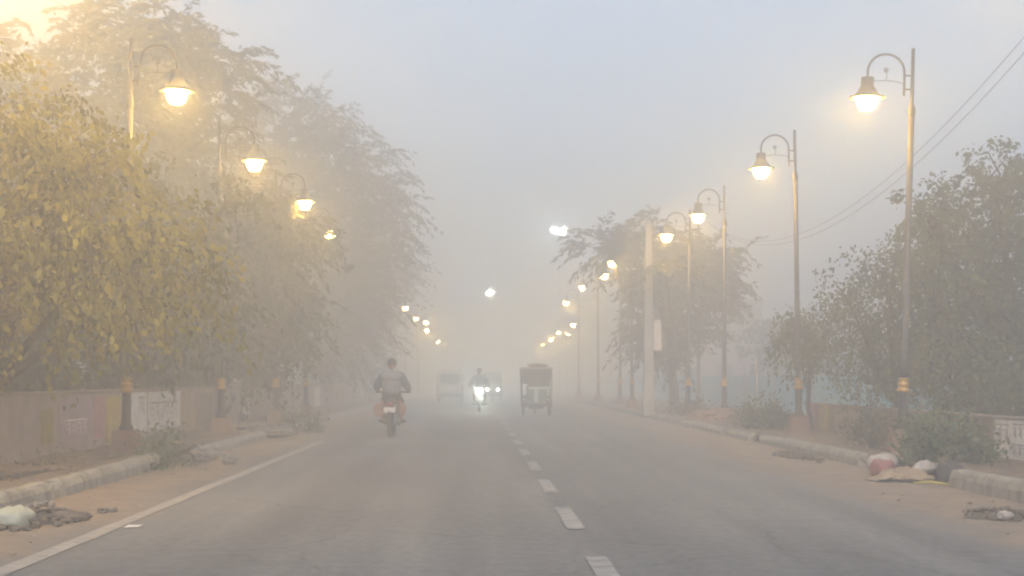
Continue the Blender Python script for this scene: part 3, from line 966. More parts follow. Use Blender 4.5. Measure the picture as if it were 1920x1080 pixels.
GB = 'bushes on the right pavement'
make_bush('bush', (6.35, 20.6, 0.14), [(0, 0, 0.28, 0.36, 0.4, 0.36), (0.4, 0.2, 0.2, 0.3, 0.4, 0.3), (-0.25, -0.1, 0.14, 0.25, 0.3, 0.22), (0.5, -0.3, 0.1, 0.2, 0.4, 0.16)], 70, 26, 0.10, M['leaf_bush'],
          'dense green bush with broad leaves at the foot of the nearest right-hand lamp', GB, 31)
make_bush('bush', (6.45, 33.8, 0.14), [(0, 0, 0.3, 0.4, 0.4, 0.36), (0.4, 0.2, 0.25, 0.35, 0.4, 0.3), (-0.3, 0.2, 0.15, 0.3, 0.3, 0.2)], 44, 22, 0.11, M['leaf_bush'],
          'round green bush in front of the third right-hand lamp', GB, 32)
GW = 'dry weeds on the pavements'
make_bush('weed', (6.8, 25.4, 0.13), [(0, 0, 0.22, 0.5, 0.6, 0.3), (-0.35, -1.0, 0.2, 0.4, 0.5, 0.28), (0.3, 0.6, 0.16, 0.4, 0.5, 0.24), (0.25, -1.5, 0.25, 0.35, 0.5, 0.3)], 80, 16, 0.09, M['weed'],
          'grey-green dry weeds between the pink wall panel and the nearest right lamp', GW, 33, 'weeds')
make_bush('weed', (6.6, 33.0, 0.13), [(0.2, 2.4, 0.14, 0.5, 0.6, 0.2), (0.5, 1.4, 0.12, 0.35, 0.5, 0.18)], 36, 14, 0.09, M['weed'],
          'low brown weeds left of the pink wall panel', GW, 34, 'weeds')
make_bush('weed', (6.4, 46.0, 0.13), [(0, 0, 0.15, 0.5, 1.2, 0.22), (0.7, 2.0, 0.18, 0.5, 1.5, 0.25)], 40, 14, 0.12, M['weed'],
          'low weeds at the foot of the white concrete pole', GW, 35, 'weeds')
make_bush('weed', (-4.75, 22.6, 0.02), [(0, 0, 0.28, 0.22, 0.4, 0.24), (0.2, -0.6, 0.1, 0.25, 0.5, 0.12), (0.25, -1.6, 0.06, 0.25, 0.5, 0.1)], 36, 18, 0.08, M['leaf_bush'],
          'small green weed growing in the gap between two left kerb stones', GW, 36, 'weeds')
make_bush('weed', (-4.0, 36.0, 0.02), [(0, 0, 0.12, 0.4, 1.0, 0.18), (-0.6, 1.0, 0.2, 0.3, 0.6, 0.2)], 30, 14, 0.1, M['leaf_bush'],
          'green weeds by the left kerb beyond the second lamp', GW, 37, 'weeds')
make_bush('weed', (-5.3, 17.5, 0.15), [(0, 0, 0.03, 0.5, 1.0, 0.06), (-0.5, 2.5, 0.03, 0.4, 1.0, 0.06), (0.1, 4.5, 0.03, 0.4, 0.8, 0.05)], 30, 12, 0.06, M['weed'],
          'scattered dry leaf litter on the earth before the left wall', GW, 38, 'weeds')


hl = []
for i in range(15):
    hl.append((-0.3 + 0.3 * math.sin(i * 2.3), i * 2.6, 0.85 + 0.2 * math.sin(i * 1.7), 0.55, 1.5, 1.1 + 0.25 * math.sin(i * 3.1)))
make_bush('hedge', (-7.3, 15.0, 0.1), hl, 620, 36, 0.15, M['leaf_dark'], 'dark overgrown hedge growing along the back of the left painted wall', None, 61, 'hedge', 0.24)
hl = []
for i in range(9):
    hl.append((0.2 * math.sin(i * 2.3), i * 1.7, 0.5 + 0.15 * math.sin(i * 1.7), 0.5, 1.1, 0.7 + 0.2 * math.sin(i * 3.1)))
make_bush('hedge', (9.2, 18.0, 0.1), hl[:7], 260, 32, 0.13, M['leaf_green'], 'dim green hedge under the large right tree, behind the sign board wall', None, 62, 'hedge', 0.2)


# dry leaves and grit blown along both verges and pavements
M['litter'] = leaf_mat('dry_leaf_litter', (0.13, 0.085, 0.05), (0.42, 0.36, 0.28), 0.1)
rng = np.random.default_rng(77)
NL = 2600
yy = 9 + 45 * rng.random(NL) ** 1.4
side_ = rng.random(NL)
xx = np.where(side_ < 0.3, -4.48 + 1.15 * rng.random(NL) ** 1.5, np.where(side_ < 0.6, 5.66 - 1.4 * rng.random(NL) ** 1.6, np.where(side_ < 0.8, -6.2 + 1.5 * rng.random(NL), 5.95 + 1.7 * rng.random(NL))))
zz = np.where(side_ < 0.6, 0.012, 0.185)
P = np.stack([xx, yy, zz + 0.012 * rng.random(NL)], axis=1)
dr = rng.normal(size=(NL, 3)) * np.array([1, 1, 0.12])
L = 0.02 + 0.055 * rng.random(NL) ** 2
d_ = dr / np.linalg.norm(dr, axis=1, keepdims=True)
s_ = np.cross(d_, np.array([0, 0, 1.0])) + rng.normal(size=(NL, 3)) * np.array([0, 0, 0.25])
V = np.stack([P - d_ * L[:, None] * 0.5, P + s_ * L[:, None] * 0.3, P + d_ * L[:, None] * 0.5, P - s_ * L[:, None] * 0.3], axis=1).reshape(-1, 3)
V[:, 2] = np.maximum(V[:, 2], 0.006)
o = np_mesh('leaf_litter', V, np.arange(NL * 4).reshape(-1, 4), rng.random(NL), M['litter'])
tag(o, 'dry leaves and grit strewn along both verges below the kerbs', 'leaf litter')
o['kind'] = 'stuff'


# ------------------------------------------------------------------ boundary walls
def strokes(mb, x, y0, y1, z0, z1, seed, face=1, n=4, th=0.003, headline=True):
    """painted script: a headline bar with stems and bowls hanging from it; on the plane X = x"""
    rr = random.Random(seed)
    h = z1 - z0
    w = max(0.012, h * 0.10)
    if headline:
        mb.box((x, (y0 + y1) / 2, z1 - w / 2), (th, y1 - y0, w))
    for i in range(n):
        yc = y0 + (y1 - y0) * (i + 0.7) / n
        mb.box((x + face * 0.0005, yc, z0 + (h - w) / 2), (th, w * 0.9, h - w - 0.004))
        cw = (y1 - y0) / n * 0.28
        zc = z0 + h * rr.uniform(0.38, 0.6)
        pts = []
        a0 = rr.uniform(0.2, 1.2)
        for k in range(9):
            a = a0 + k / 8 * rr.uniform(4.2, 5.2)
            pts.append((x - face * 0.0012 , yc - cw * 1.1 + cw * math.cos(a), zc + h * 0.2 * math.sin(a)))
        for k in range(8):
            p_, q_ = Vector(pts[k]), Vector(pts[k + 1])
            d = q_ - p_
            mb.box((p_ + q_) / 2, (th * 0.5, d.length + 0.004, w * 0.7), rx=math.atan2(d.z, d.y))
    return mb


def flat_panel(y0, y1, z0, z1, x, material, name, parent, th=0.012, label=None):
    o = MB().box((x, (y0 + y1) / 2, (z0 + z1) / 2), (th, y1 - y0, z1 - z0), bevel=0.003).build(name, material, parent)
    if label:
        o['label'] = label
    return o


WLX = -6.35          # road face of the left wall


def Yl(px):
    return (WLX) * F / (px - VX)


def Yr(px, x):
    return x * F / (px - VX)


wt = empty('boundary_wall', (0, 0, 0), 'low plastered left boundary wall with faded painted panels under the trees', 'wall', 'low boundary walls along the road')
MB().box((WLX - 0.1, 45, 0.56), (0.2, 66, 1.0)).build('wall', M['wall'], wt)
MB().box((WLX - 0.1, 45, 1.085), (0.26, 66, 0.05), bevel=0.01).build('coping', M['coping'], wt)
f = WLX + 0.006
flat_panel(Yl(76), Yl(98), 0.32, 0.84, f, M['olive'], 'painted_panel', wt, label='olive yellow painted panel')
o = flat_panel(Yl(110), Yl(172), 0.34, 0.98, f, M['mauve'], 'painted_panel', wt, label='mauve painted panel with white and blue writing')
s = MB()
strokes(s, f + 0.008, Yl(122), Yl(162), 0.42, 0.66, 5, n=4)
s.build('lettering', M['white'], o)
s = MB()
strokes(s, f + 0.008, Yl(124), Yl(166), 0.72, 0.80, 6, n=5)
strokes(s, f + 0.008, Yl(126), Yl(160), 0.84, 0.92, 7, n=5)
s.build('lettering', M['blueink'], o)
flat_panel(Yl(176), Yl(194), 0.3, 0.98, f, M['pink'], 'painted_panel', wt, label='faded pink painted strip')
flat_panel(Yl(198), Yl(222), 0.16, 0.99, f + 0.02, M['yellow'], 'painted_panel', wt, 0.05, label='bright yellow painted strip')
o = flat_panel(Yl(226), Yl(274), 0.3, 1.04, f, M['white'], 'painted_panel', wt, label='white painted panel with grey lettering')
s = MB()
strokes(s, f + 0.008, Yl(230), Yl(242), 0.42, 0.92, 8, n=2)
strokes(s, f + 0.008, Yl(258), Yl(270), 0.62, 0.96, 9, n=2)
s.build('lettering', M['ink'], o)
o = flat_panel(Yl(277), Yl(337), 0.28, 1.04, f, M['white'], 'painted_panel', wt, label='long white painted panel with a row of grey letters')
s = MB()
strokes(s, f + 0.008, Yl(281), Yl(332), 0.46, 0.84, 10, n=6)
s.build('lettering', M['ink'], o)
flat_panel(Yl(340), Yl(362), 0.2, 0.98, f, M['beige'], 'painted_panel', wt, label='beige painted panel')
flat_panel(Yl(366), Yl(398), 0.2, 0.96, f, M['coping'], 'painted_panel', wt, label='brown painted panel')
flat_panel(Yl(401), Yl(419), 0.2, 1.0, f, M['mauve'], 'painted_panel', wt, label='dark mauve painted panel')
for a, b, mm, lb in ((455, 468, 'white', 'far narrow white painted strip'), (482, 494, 'beige', 'far beige painted strip'), (515, 522, 'white', 'far white painted strip beside the lamp base'), (546, 552, 'coping', 'far brown painted strip'), (590, 600, 'white', 'farthest white painted strip'), (630, 645, 'beige', 'farthest beige painted strip')):
    flat_panel(Yl(a), Yl(b), 0.2, 1.0, f, M[mm], 'painted_panel', wt, label=lb)

gp = empty('gate_pillar', (-6.1, 37.6, 0.12), 'pale square pillar standing before the left wall past the white panels', 'pillar')
MB().box((0, 0, 0.55), (0.36, 0.36, 1.12), bevel=0.02).build('pillar', M['concrete'], gp)
MB().box((0, 0, 1.15), (0.42, 0.42, 0.08), bevel=0.02).build('pillar_cap', M['white'], gp)
o = MB().box((0.03, -0.186, 0.5), (0.2, 0.008, 0.5)).build('grey_patch', M['housegrey'], gp)

WRX = 7.85
wr = empty('boundary_wall', (0, 0, 0), 'low brown right boundary wall behind the weeds, with pink and yellow painted strips', 'wall', 'low boundary walls along the road')
MB().box((WRX + 0.1, 23.3, 0.38), (0.2, 24.0, 0.62)).build('wall', M['wall_r'], wr)
MB().box((WRX + 0.1, 23.3, 0.715), (0.26, 24.0, 0.05), bevel=0.01).build('coping', M['coping'], wr)
f = WRX - 0.006
flat_panel(Yr(1535, WRX), Yr(1517, WRX), 0.12, 0.74, f - 0.02, M['pink'], 'painted_panel', wr, 0.05, 'faded pink painted strip')
flat_panel(Yr(1555, WRX), Yr(1538, WRX), 0.14, 0.73, f - 0.02, M['yellow'], 'painted_panel', wr, 0.05, 'yellow painted strip')
flat_panel(Yr(1632, WRX), Yr(1566, WRX), 0.14, 0.64, f, M['beige'], 'painted_panel', wr, label='beige painted panel with faded marks')
flat_panel(Yr(1740, WRX), Yr(1712, WRX), 0.3, 0.66, f, M['mauve'], 'painted_panel', wr, label='mauve painted panel')
yb = tag(MB().box((0, 0, 0.3), (0.04, 0.62, 0.34), bevel=0.008).box((0, 0.2, 0.06), (0.03, 0.04, 0.16)).box((0, -0.2, 0.06), (0.03, 0.04, 0.16)).build('yellow_board', M['yellow'], None), 'small square yellow board on two legs behind the green bush', 'board')
yb.location = (7.55, Yr(1798, 7.55), 0.13)
# white sign board with writing, fixed on the wall
sb = empty('sign_board', (7.7, 21.0, 0.10), 'white board with grey hand-painted letters at the right wall', 'sign')
ya, yb_ = Yr(1925, 7.7) - 21.0, Yr(1866, 7.7) - 21.0
MB().box((0, (ya - 0.9 + yb_) / 2, 0.33), (0.02, yb_ - ya + 0.9, 0.58), bevel=0.008).build('board', M['white'], sb)
b = MB().box((-0.012, (ya - 0.9 + yb_) / 2, 0.035), (0.03, yb_ - ya + 0.94, 0.03)).box((-0.012, (ya - 0.9 + yb_) / 2, 0.625), (0.03, yb_ - ya + 0.94, 0.03)).box((-0.012, yb_ + 0.01, 0.33), (0.03, 0.03, 0.56)).build('board_frame', M['galv'], sb)
s = MB()
def letter(mb, x, yc, z0, z1, w, seed):
    rr_ = random.Random(seed)
    h = z1 - z0
    t_ = 0.010
    mb.box((x, yc, z1), (0.003, w, 0.022))
    mb.tube([(x, yc - w * 0.28, z1), (x, yc - w * 0.3, z0 + h * 0.3), (x, yc - w * 0.26, z0)], t_, 5)
    pts = []
    for k in range(8):
        a_ = rr_.uniform(0.4, 0.9) + k * 0.62
        pts.append((x, yc + w * 0.12 + w * 0.24 * math.cos(a_), z0 + h * rr_.uniform(0.5, 0.56) + h * 0.26 * math.sin(a_)))
    mb.tube(pts, t_, 5)
    mb.tube([(x, yc + w * 0.1, z0 + h * 0.35), (x, yc - w * 0.02, z0 + h * 0.12), (x, yc - w * 0.2, z0 + h * 0.22)], t_, 5)


yy = yb_ - 0.2
for k in range(2):
    letter(s, -0.0105, yy - 0.27 * k, 0.27, 0.53, 0.25, 900 + k)
for k in range(5):
    letter(s, -0.0105, yb_ - 0.82 - 0.21 * k, 0.36, 0.55, 0.2, 910 + k)
    letter(s, -0.0105, yb_ - 0.80 - 0.21 * k, 0.11, 0.26, 0.19, 920 + k)
for k in range(2):
    s.tube([(-0.0105, yb_ - 0.12 - 0.2 * k, 0.19), (-0.0105, yb_ - 0.2 - 0.2 * k, 0.12), (-0.0105, yb_ - 0.16 - 0.2 * k, 0.08)], 0.009, 5)
s.build('lettering', M['ink'], sb)

# pale blue corrugated sheet fence
fb = empty('sheet_fence', (11.0, 40, 0.1), 'long pale blue corrugated sheet fence behind the right wall', 'fence')
vs, fs = [], []
k = 0
yy = -4.0
while yy < 110:
    dx = 0.03 * math.sin(yy * 9)
    vs += [(dx, yy, 0.02), (dx, yy, 1.32 + 0.03 * math.sin(yy * 0.7))]
    yy += 0.12
fs = [[2 * i, 2 * i + 1, 2 * i + 3, 2 * i + 2] for i in range(len(vs) // 2 - 1)]
n0 = len(vs)
vs += [(a + 0.006, b, c) for a, b, c in vs[:n0]]
fs += [[q + n0 for q in x[::-1]] for x in fs]
MB().add(vs, fs).build('sheet', M['bluesheet'], fb)
for i in range(19):
    MB().box((-0.07, -3.5 + i * 6, 0.7), (0.06, 0.06, 1.5)).build('post', M['galv'], fb)

# ------------------------------------------------------------------ poles, wire, house
up = empty('utility_pole', (at(1216, 775, 49).x, 49, 0.12), 'white concrete utility pole with a white box, in front of the feathery tree', 'utility pole')
MB().box((0, 0, 3.1), (0.36, 0.30, 6.3), bevel=0.03, taper=0.55).build('pole', M['concrete'], up)
MB().box((0.28, -0.02, 2.6), (0.24, 0.22, 1.0), bevel=0.02).build('meter_box', M['boxwhite'], up)
MB().box((0.0, 0, 6.2), (0.5, 0.05, 0.05)).tube([(0, 0, 6.15), (0, 0, 6.45)], 0.025, 6).build('bracket', M['galv'], up)

MB().lathe([(0.03, 0), (0.045, 0.03), (0.03, 0.06), (0.045, 0.09), (0, 0.12)], (-0.22, 0, 6.22), 10).lathe([(0.03, 0), (0.045, 0.03), (0.03, 0.06), (0.045, 0.09), (0, 0.12)], (0.22, 0, 6.22), 10).tube([(-0.22, 0, 6.24), (0.22, 0, 6.24)], 0.02, 6).build('insulator', M['palewhite'], up)
for z in (2.15, 3.05):
    MB().box((0, 0, z), (0.36, 0.32, 0.05), bevel=0.01).build('steel_band', M['galv'], up)
MB().tube([(0.28, -0.02, 3.1), (0.2, -0.1, 3.6), (0.13, -0.12, 4.8), (0.1, -0.1, 6.2)], 0.012, 5).build('cable', M['wire'], up)
sp = empty('steel_pole', (9.0, 60, 0.12), 'thin steel pole carrying the overhead wire, behind the third right-hand lamp', 'utility pole', 'thin poles carrying the wire')
MB().lathe([(0.08, 0), (0.07, 3), (0.05, 8.05), (0, 8.1)], n=10).build('pole', M['galv'], sp)
MB().box((0, 0, 7.75), (0.7, 0.05, 0.05)).build('cross_arm', M['galv'], sp)
dup(sp, (9.0, 20, 0.12), 0, 'thin steel pole holding the near end of the overhead wire, beside the large green tree')
wv = MB()
for dx, dz in ((0, 0), (0.12, -0.12)):
    pts = []
    for i in range(41):
        y = 20 + i
        pts.append((9.0 + dx, y, 5.3 + 0.0066 * (y - 40) ** 2 + dz))
    wv.tube(pts, 0.0065, 5)
tag(wv.build('overhead_wire', M['wire']), 'pair of thin sagging overhead wires crossing the sky at the right', 'wire')
tp = empty('thin_post', (at(1418, 760, 46).x, 46, 0.1), 'thin white post in front of the blue sheet fence', 'post')
MB().tube([(0, 0, 0), (0.01, 0, 1.0), (0, 0, 1.95)], [0.03, 0.028, 0.026], 8).build('post', M['concrete'], tp)
MB().lathe([(0.035, 1.93), (0.04, 1.97), (0, 2.0)], n=10).build('post_cap', M['galv'], tp)

hs = empty('house', (15.6, 94, 0.1), 'pale pink house with a dark window and flat grey roof, beyond the blue fence', 'house')
MB().box((0, 0, 2.3), (7.0, 6.0, 4.6)).build('wall', M['housepink'], hs)
MB().box((0, 0, 4.68), (7.5, 6.5, 0.16), bevel=0.03).build('roof', M['housegrey'], hs)
MB().box((1.2, 0.6, 5.4), (2.4, 2.4, 1.3)).box((1.2, 0.6, 6.1), (2.7, 2.7, 0.12)).build('roof_room', M['housegrey'], hs)
for (x, z) in ((-0.45, 3.85), (-2.4, 3.85), (1.6, 3.85), (-2.4, 1.3), (1.6, 1.3)):
    w = MB().box((x, -3.02, z + 0.62), (1.12, 0.1, 0.08)).box((x, -3.02, z - 0.62), (1.12, 0.1, 0.08)).box((x - 0.52, -3.02, z), (0.08, 0.1, 1.16)).box((x + 0.52, -3.02, z), (0.08, 0.1, 1.16)).build('window', M['white'], hs)
    MB().box((x, -3.012, z), (0.96, 0.03, 1.16)).build('pane', M['glass'], w)
d = MB().box((-0.4, -3.02, 1.05), (1.0, 0.06, 2.1)).build('door', M['bumper'], hs)


# ------------------------------------------------------------------ rubble, sacks and litter
def rubble(name, loc, n, spread, size, material, seed, label, cat='rubble', hmax=0.2):
    rr = random.Random(seed)
    m = MB()
    m.blob((0, 0, 0.0), (spread[0] * 0.7, spread[1] * 0.7, hmax * 0.5), seed, 0.16, 3)
    for i in range(n):
        a, d = rr.uniform(0, 6.3), rr.random() ** 0.7
        s = size * rr.uniform(0.4, 1.2)
        x, y = spread[0] * d * math.cos(a), spread[1] * d * math.sin(a)
        z = max(0.02, (1 - d * d) * hmax * rr.uniform(0.45, 0.8))
        m.blob((x, y, z), (s * rr.uniform(.8, 1.5), s * rr.uniform(.7, 1.2), s * rr.uniform(.4, .8)), seed * 97 + i, 0.25, 1)
    o = m.build(name, material)
    o.location = loc
    return tag(o, label, cat)


rubble('dark_rubble_heap', (-4.0, 13.5, 0.0), 110, (0.42, 0.85), 0.045, M['darkrubble'], 1, 'heap of dark debris at the near left kerb', hmax=0.16)
st = [(-3.8, 13.75, .06), (-3.72, 13.5, .05), (-3.52, 14.0, .04), (-3.7, 13.95, .05), (-3.5, 14.45, .055), (-3.42, 14.55, .04)]
labs = ['pale stone at the tip of the dark debris heap', 'small pale lump before the dark debris heap', 'white pebble beside the edge line past the debris heap', 'rounded pale stone between debris heap and white pebble', 'flat pale stone farthest along from the debris heap', 'broken pale chip touching the farthest flat stone']
for (x, y, s), lb in zip(st, labs):
    o = MB().blob((0, 0, 0), (s * 1.2, s, s * 0.7), int(x * 991), 0.22, 2).build('stone', M['rubble'])
    o.location = (x - 0.1, y, s * 0.5)
    tag(o, lb, 'stone', 'pale stones by the left kerb')
o = MB().blob((0, 0, 0), (0.17, 0.24, 0.10), 401, 0.16, 3, False).build('sack', M['greenbag'])
o.location = (-4.02, 13.05, 0.085)
tag(o, 'pale green-white crumpled sack in front of the dark debris at left', 'sack', 'sacks dumped at the kerbs')
rubble('kerb_rubble', (-4.25, 14.2, 0), 44, (0.34, 0.9), 0.05, M['rubble'], 9, 'broken concrete lumps lying against the near left kerb', hmax=0.14)
rubble('pole_rubble', (-5.05, 23.2, 0.14), 22, (0.4, 0.6), 0.09, M['rubble'], 3, 'pale rubble round the plinth of the large left lamp', hmax=0.16)
rubble('gap_rubble', (-4.4, 24.0, 0.0), 26, (0.28, 1.1), 0.1, M['rubble'], 4, 'stones heaped in the gap beside the small green weed at left', hmax=0.22)
o = MB().blob((0, 0, 0), (0.11, 0.1, 0.1), 77, 0.15, 2).build('stone', M['rubble'])
o.location = (-3.72, 22.6, 0.06)
tag(o, 'single white stone standing before the heap in the left kerb gap', 'stone', 'pale stones by the left kerb')
rubble('plinth_rubble', (-4.95, 33.0, 0.12), 26, (0.6, 2.0), 0.12, M['rubble'], 5, 'rubble beside the second left lamp plinth', hmax=0.2)
rubble('earth_mound', (6.6, 41.5, 0.08), 40, (0.55, 2.6), 0.24, M['redearth'], 6, 'mound of red earth left of the bush at the third right lamp', 'mound', hmax=0.3)
rubble('verge_rubble', (5.3, 24.5, 0.0), 60, (0.26, 1.6), 0.05, M['darkrubble'], 7, 'brown earth lumps along the long right kerb stone', hmax=0.1)
rubble('corner_rubble', (5.0, 14.1, 0.0), 70, (0.36, 0.6), 0.042, M['darkrubble'], 8, 'dark debris at the near right kerb', hmax=0.1)
o = MB().blob((0, 0, 0), (0.07, 0.06, 0.05), 501, 0.2, 2).build('stone', M['whitebag'])
o.location = (4.85, 13.65, 0.05)
tag(o, 'white scrap on the dark debris at the near right kerb', 'scrap')
o = MB().blob((0, 0, 0), (0.17, 0.16, 0.12), 601, 0.16, 3, False).build('sack', M['redbag'])
o.location = (5.42, 19.9, 0.10)
tag(o, 'crumpled red sack at the end of the long right kerb stone', 'sack', 'sacks dumped at the kerbs')
o = MB().blob((0, 0, 0), (0.22, 0.2, 0.10), 602, 0.18, 3, False).build('sack', M['whitebag'])
o.location = (5.62, 20.5, 0.16)
tag(o, 'white sack lying behind the red sack', 'sack', 'sacks dumped at the kerbs')
o = MB().blob((0, 0, 0), (0.14, 0.12, 0.08), 603, 0.2, 3, False).build('sack', M['whitebag'])
o.location = (5.75, 19.1, 0.16)
tag(o, 'small white bag between the red sack and the dense green bush', 'sack', 'sacks dumped at the kerbs')
# draped straw-coloured sheet
rr = random.Random(12)
vs, fs = [], []
for i in range(13):
    for j in range(9):
        u, v = i / 12, j / 8
        x, y = -0.5 + 0.95 * u + rr.uniform(-.03, .03), -0.35 + 0.75 * v + rr.uniform(-.03, .03)
        z = 0.02 + 0.19 * max(0, math.sin(u * PI * 0.75)) * math.sin(max(0.05, v) * PI * 0.8) * (0.6 + 0.4 * math.sin(u * 13 + v * 9)) + rr.uniform(0, .05)
        if u < 0.35:
            z = 0.015 + z * u / 0.35
        vs.append((x, y + 0.12 * math.sin(u * 6), z))
for i in range(12):
    for j in range(8):
        fs.append([i * 9 + j, (i + 1) * 9 + j, (i + 1) * 9 + j + 1, i * 9 + j + 1])
n0 = len(vs)
vs += [(a, b, c - 0.012) for a, b, c in vs]
fs += [[q + n0 for q in x[::-1]] for x in fs]
o = MB().add(vs, fs, False).build('crumpled_sheet', M['strawsheet'])
o.location = (5.4, 18.9, 0.005)
o.scale = (0.75, 0.75, 0.8)
tag(o, 'straw-coloured crumpled sheet spread at the gap in the right kerb', 'sheet')
o = MB().tube([(0, 0, 0.03), (0.18, -0.1, 0.05), (0.34, -0.2, 0.03), (0.5, -0.18, 0.05), (0.62, -0.32, 0.03)], [0.014, 0.018, 0.014, 0.014, 0.01], 6).build('plastic_strip', M['yellowstrip'])
o.location = (5.35, 18.2, 0.0)
tag(o, 'yellow plastic strip lying at the end of the thick right kerb stone', 'strip')
o = MB().blob((0, 0, 0), (0.16, 0.2, 0.12), 604, 0.2, 3, False).build('sack', M['darkcloth'])
o.location = (5.9, 18.6, 0.15)
tag(o, 'dark grey bundle between the crumpled sheet and thick right kerb stone', 'bundle', 'sacks dumped at the kerbs')
vs = [(-0.07, -0.06, 0), (0.06, -0.07, 0.004), (0.075, 0.02, 0.015), (0.02, 0.07, 0.005), (-0.06, 0.05, 0.012)]
vs += [(a, b, c + 0.003) for a, b, c in vs]
o = MB().add(vs, [[4, 3, 2, 1, 0], [5, 6, 7, 8, 9]] + [[i, (i + 1) % 5, 5 + (i + 1) % 5, 5 + i] for i in range(5)]).build('paper_scrap', M['paper'])
o.location = (-2.98, 13.05, 0.006)
tag(o, 'white scrap of paper on the road beside the left edge line', 'litter')


# ------------------------------------------------------------------ people
def skin_mesh(name, joints, edges, material, parent, sub=2):
    names = list(joints)
    me = bpy.data.meshes.new(name + '_base')
    me.from_pydata([joints[k][0] for k in names], [(names.index(a), names.index(b)) for a, b in edges], [])
    o = bpy.data.objects.new(name + '_base', me)
    COL.objects.link(o)
    sk = o.modifiers.new('skin', 'SKIN')
    sk.use_smooth_shade = True
    if not me.skin_vertices:
        me.skin_vertices.new() if hasattr(me.skin_vertices, 'new') else None
    for i, k in enumerate(names):
        r = joints[k][1]
        me.skin_vertices[0].data[i].radius = r if hasattr(r, '__len__') else (r, r)
    me.skin_vertices[0].data[0].use_root = True
    ss = o.modifiers.new('sub', 'SUBSURF')
    ss.levels = ss.render_levels = sub
    dg = bpy.context.evaluated_depsgraph_get()
    dg.update()
    m2 = bpy.data.meshes.new_from_object(o.evaluated_get(dg))
    bpy.data.objects.remove(o)
    m2.name = name
    m2.materials.clear()
    m2.materials.append(material)
    r = bpy.data.objects.new(name, m2)
    COL.objects.link(r)
    r.parent = parent
    return r


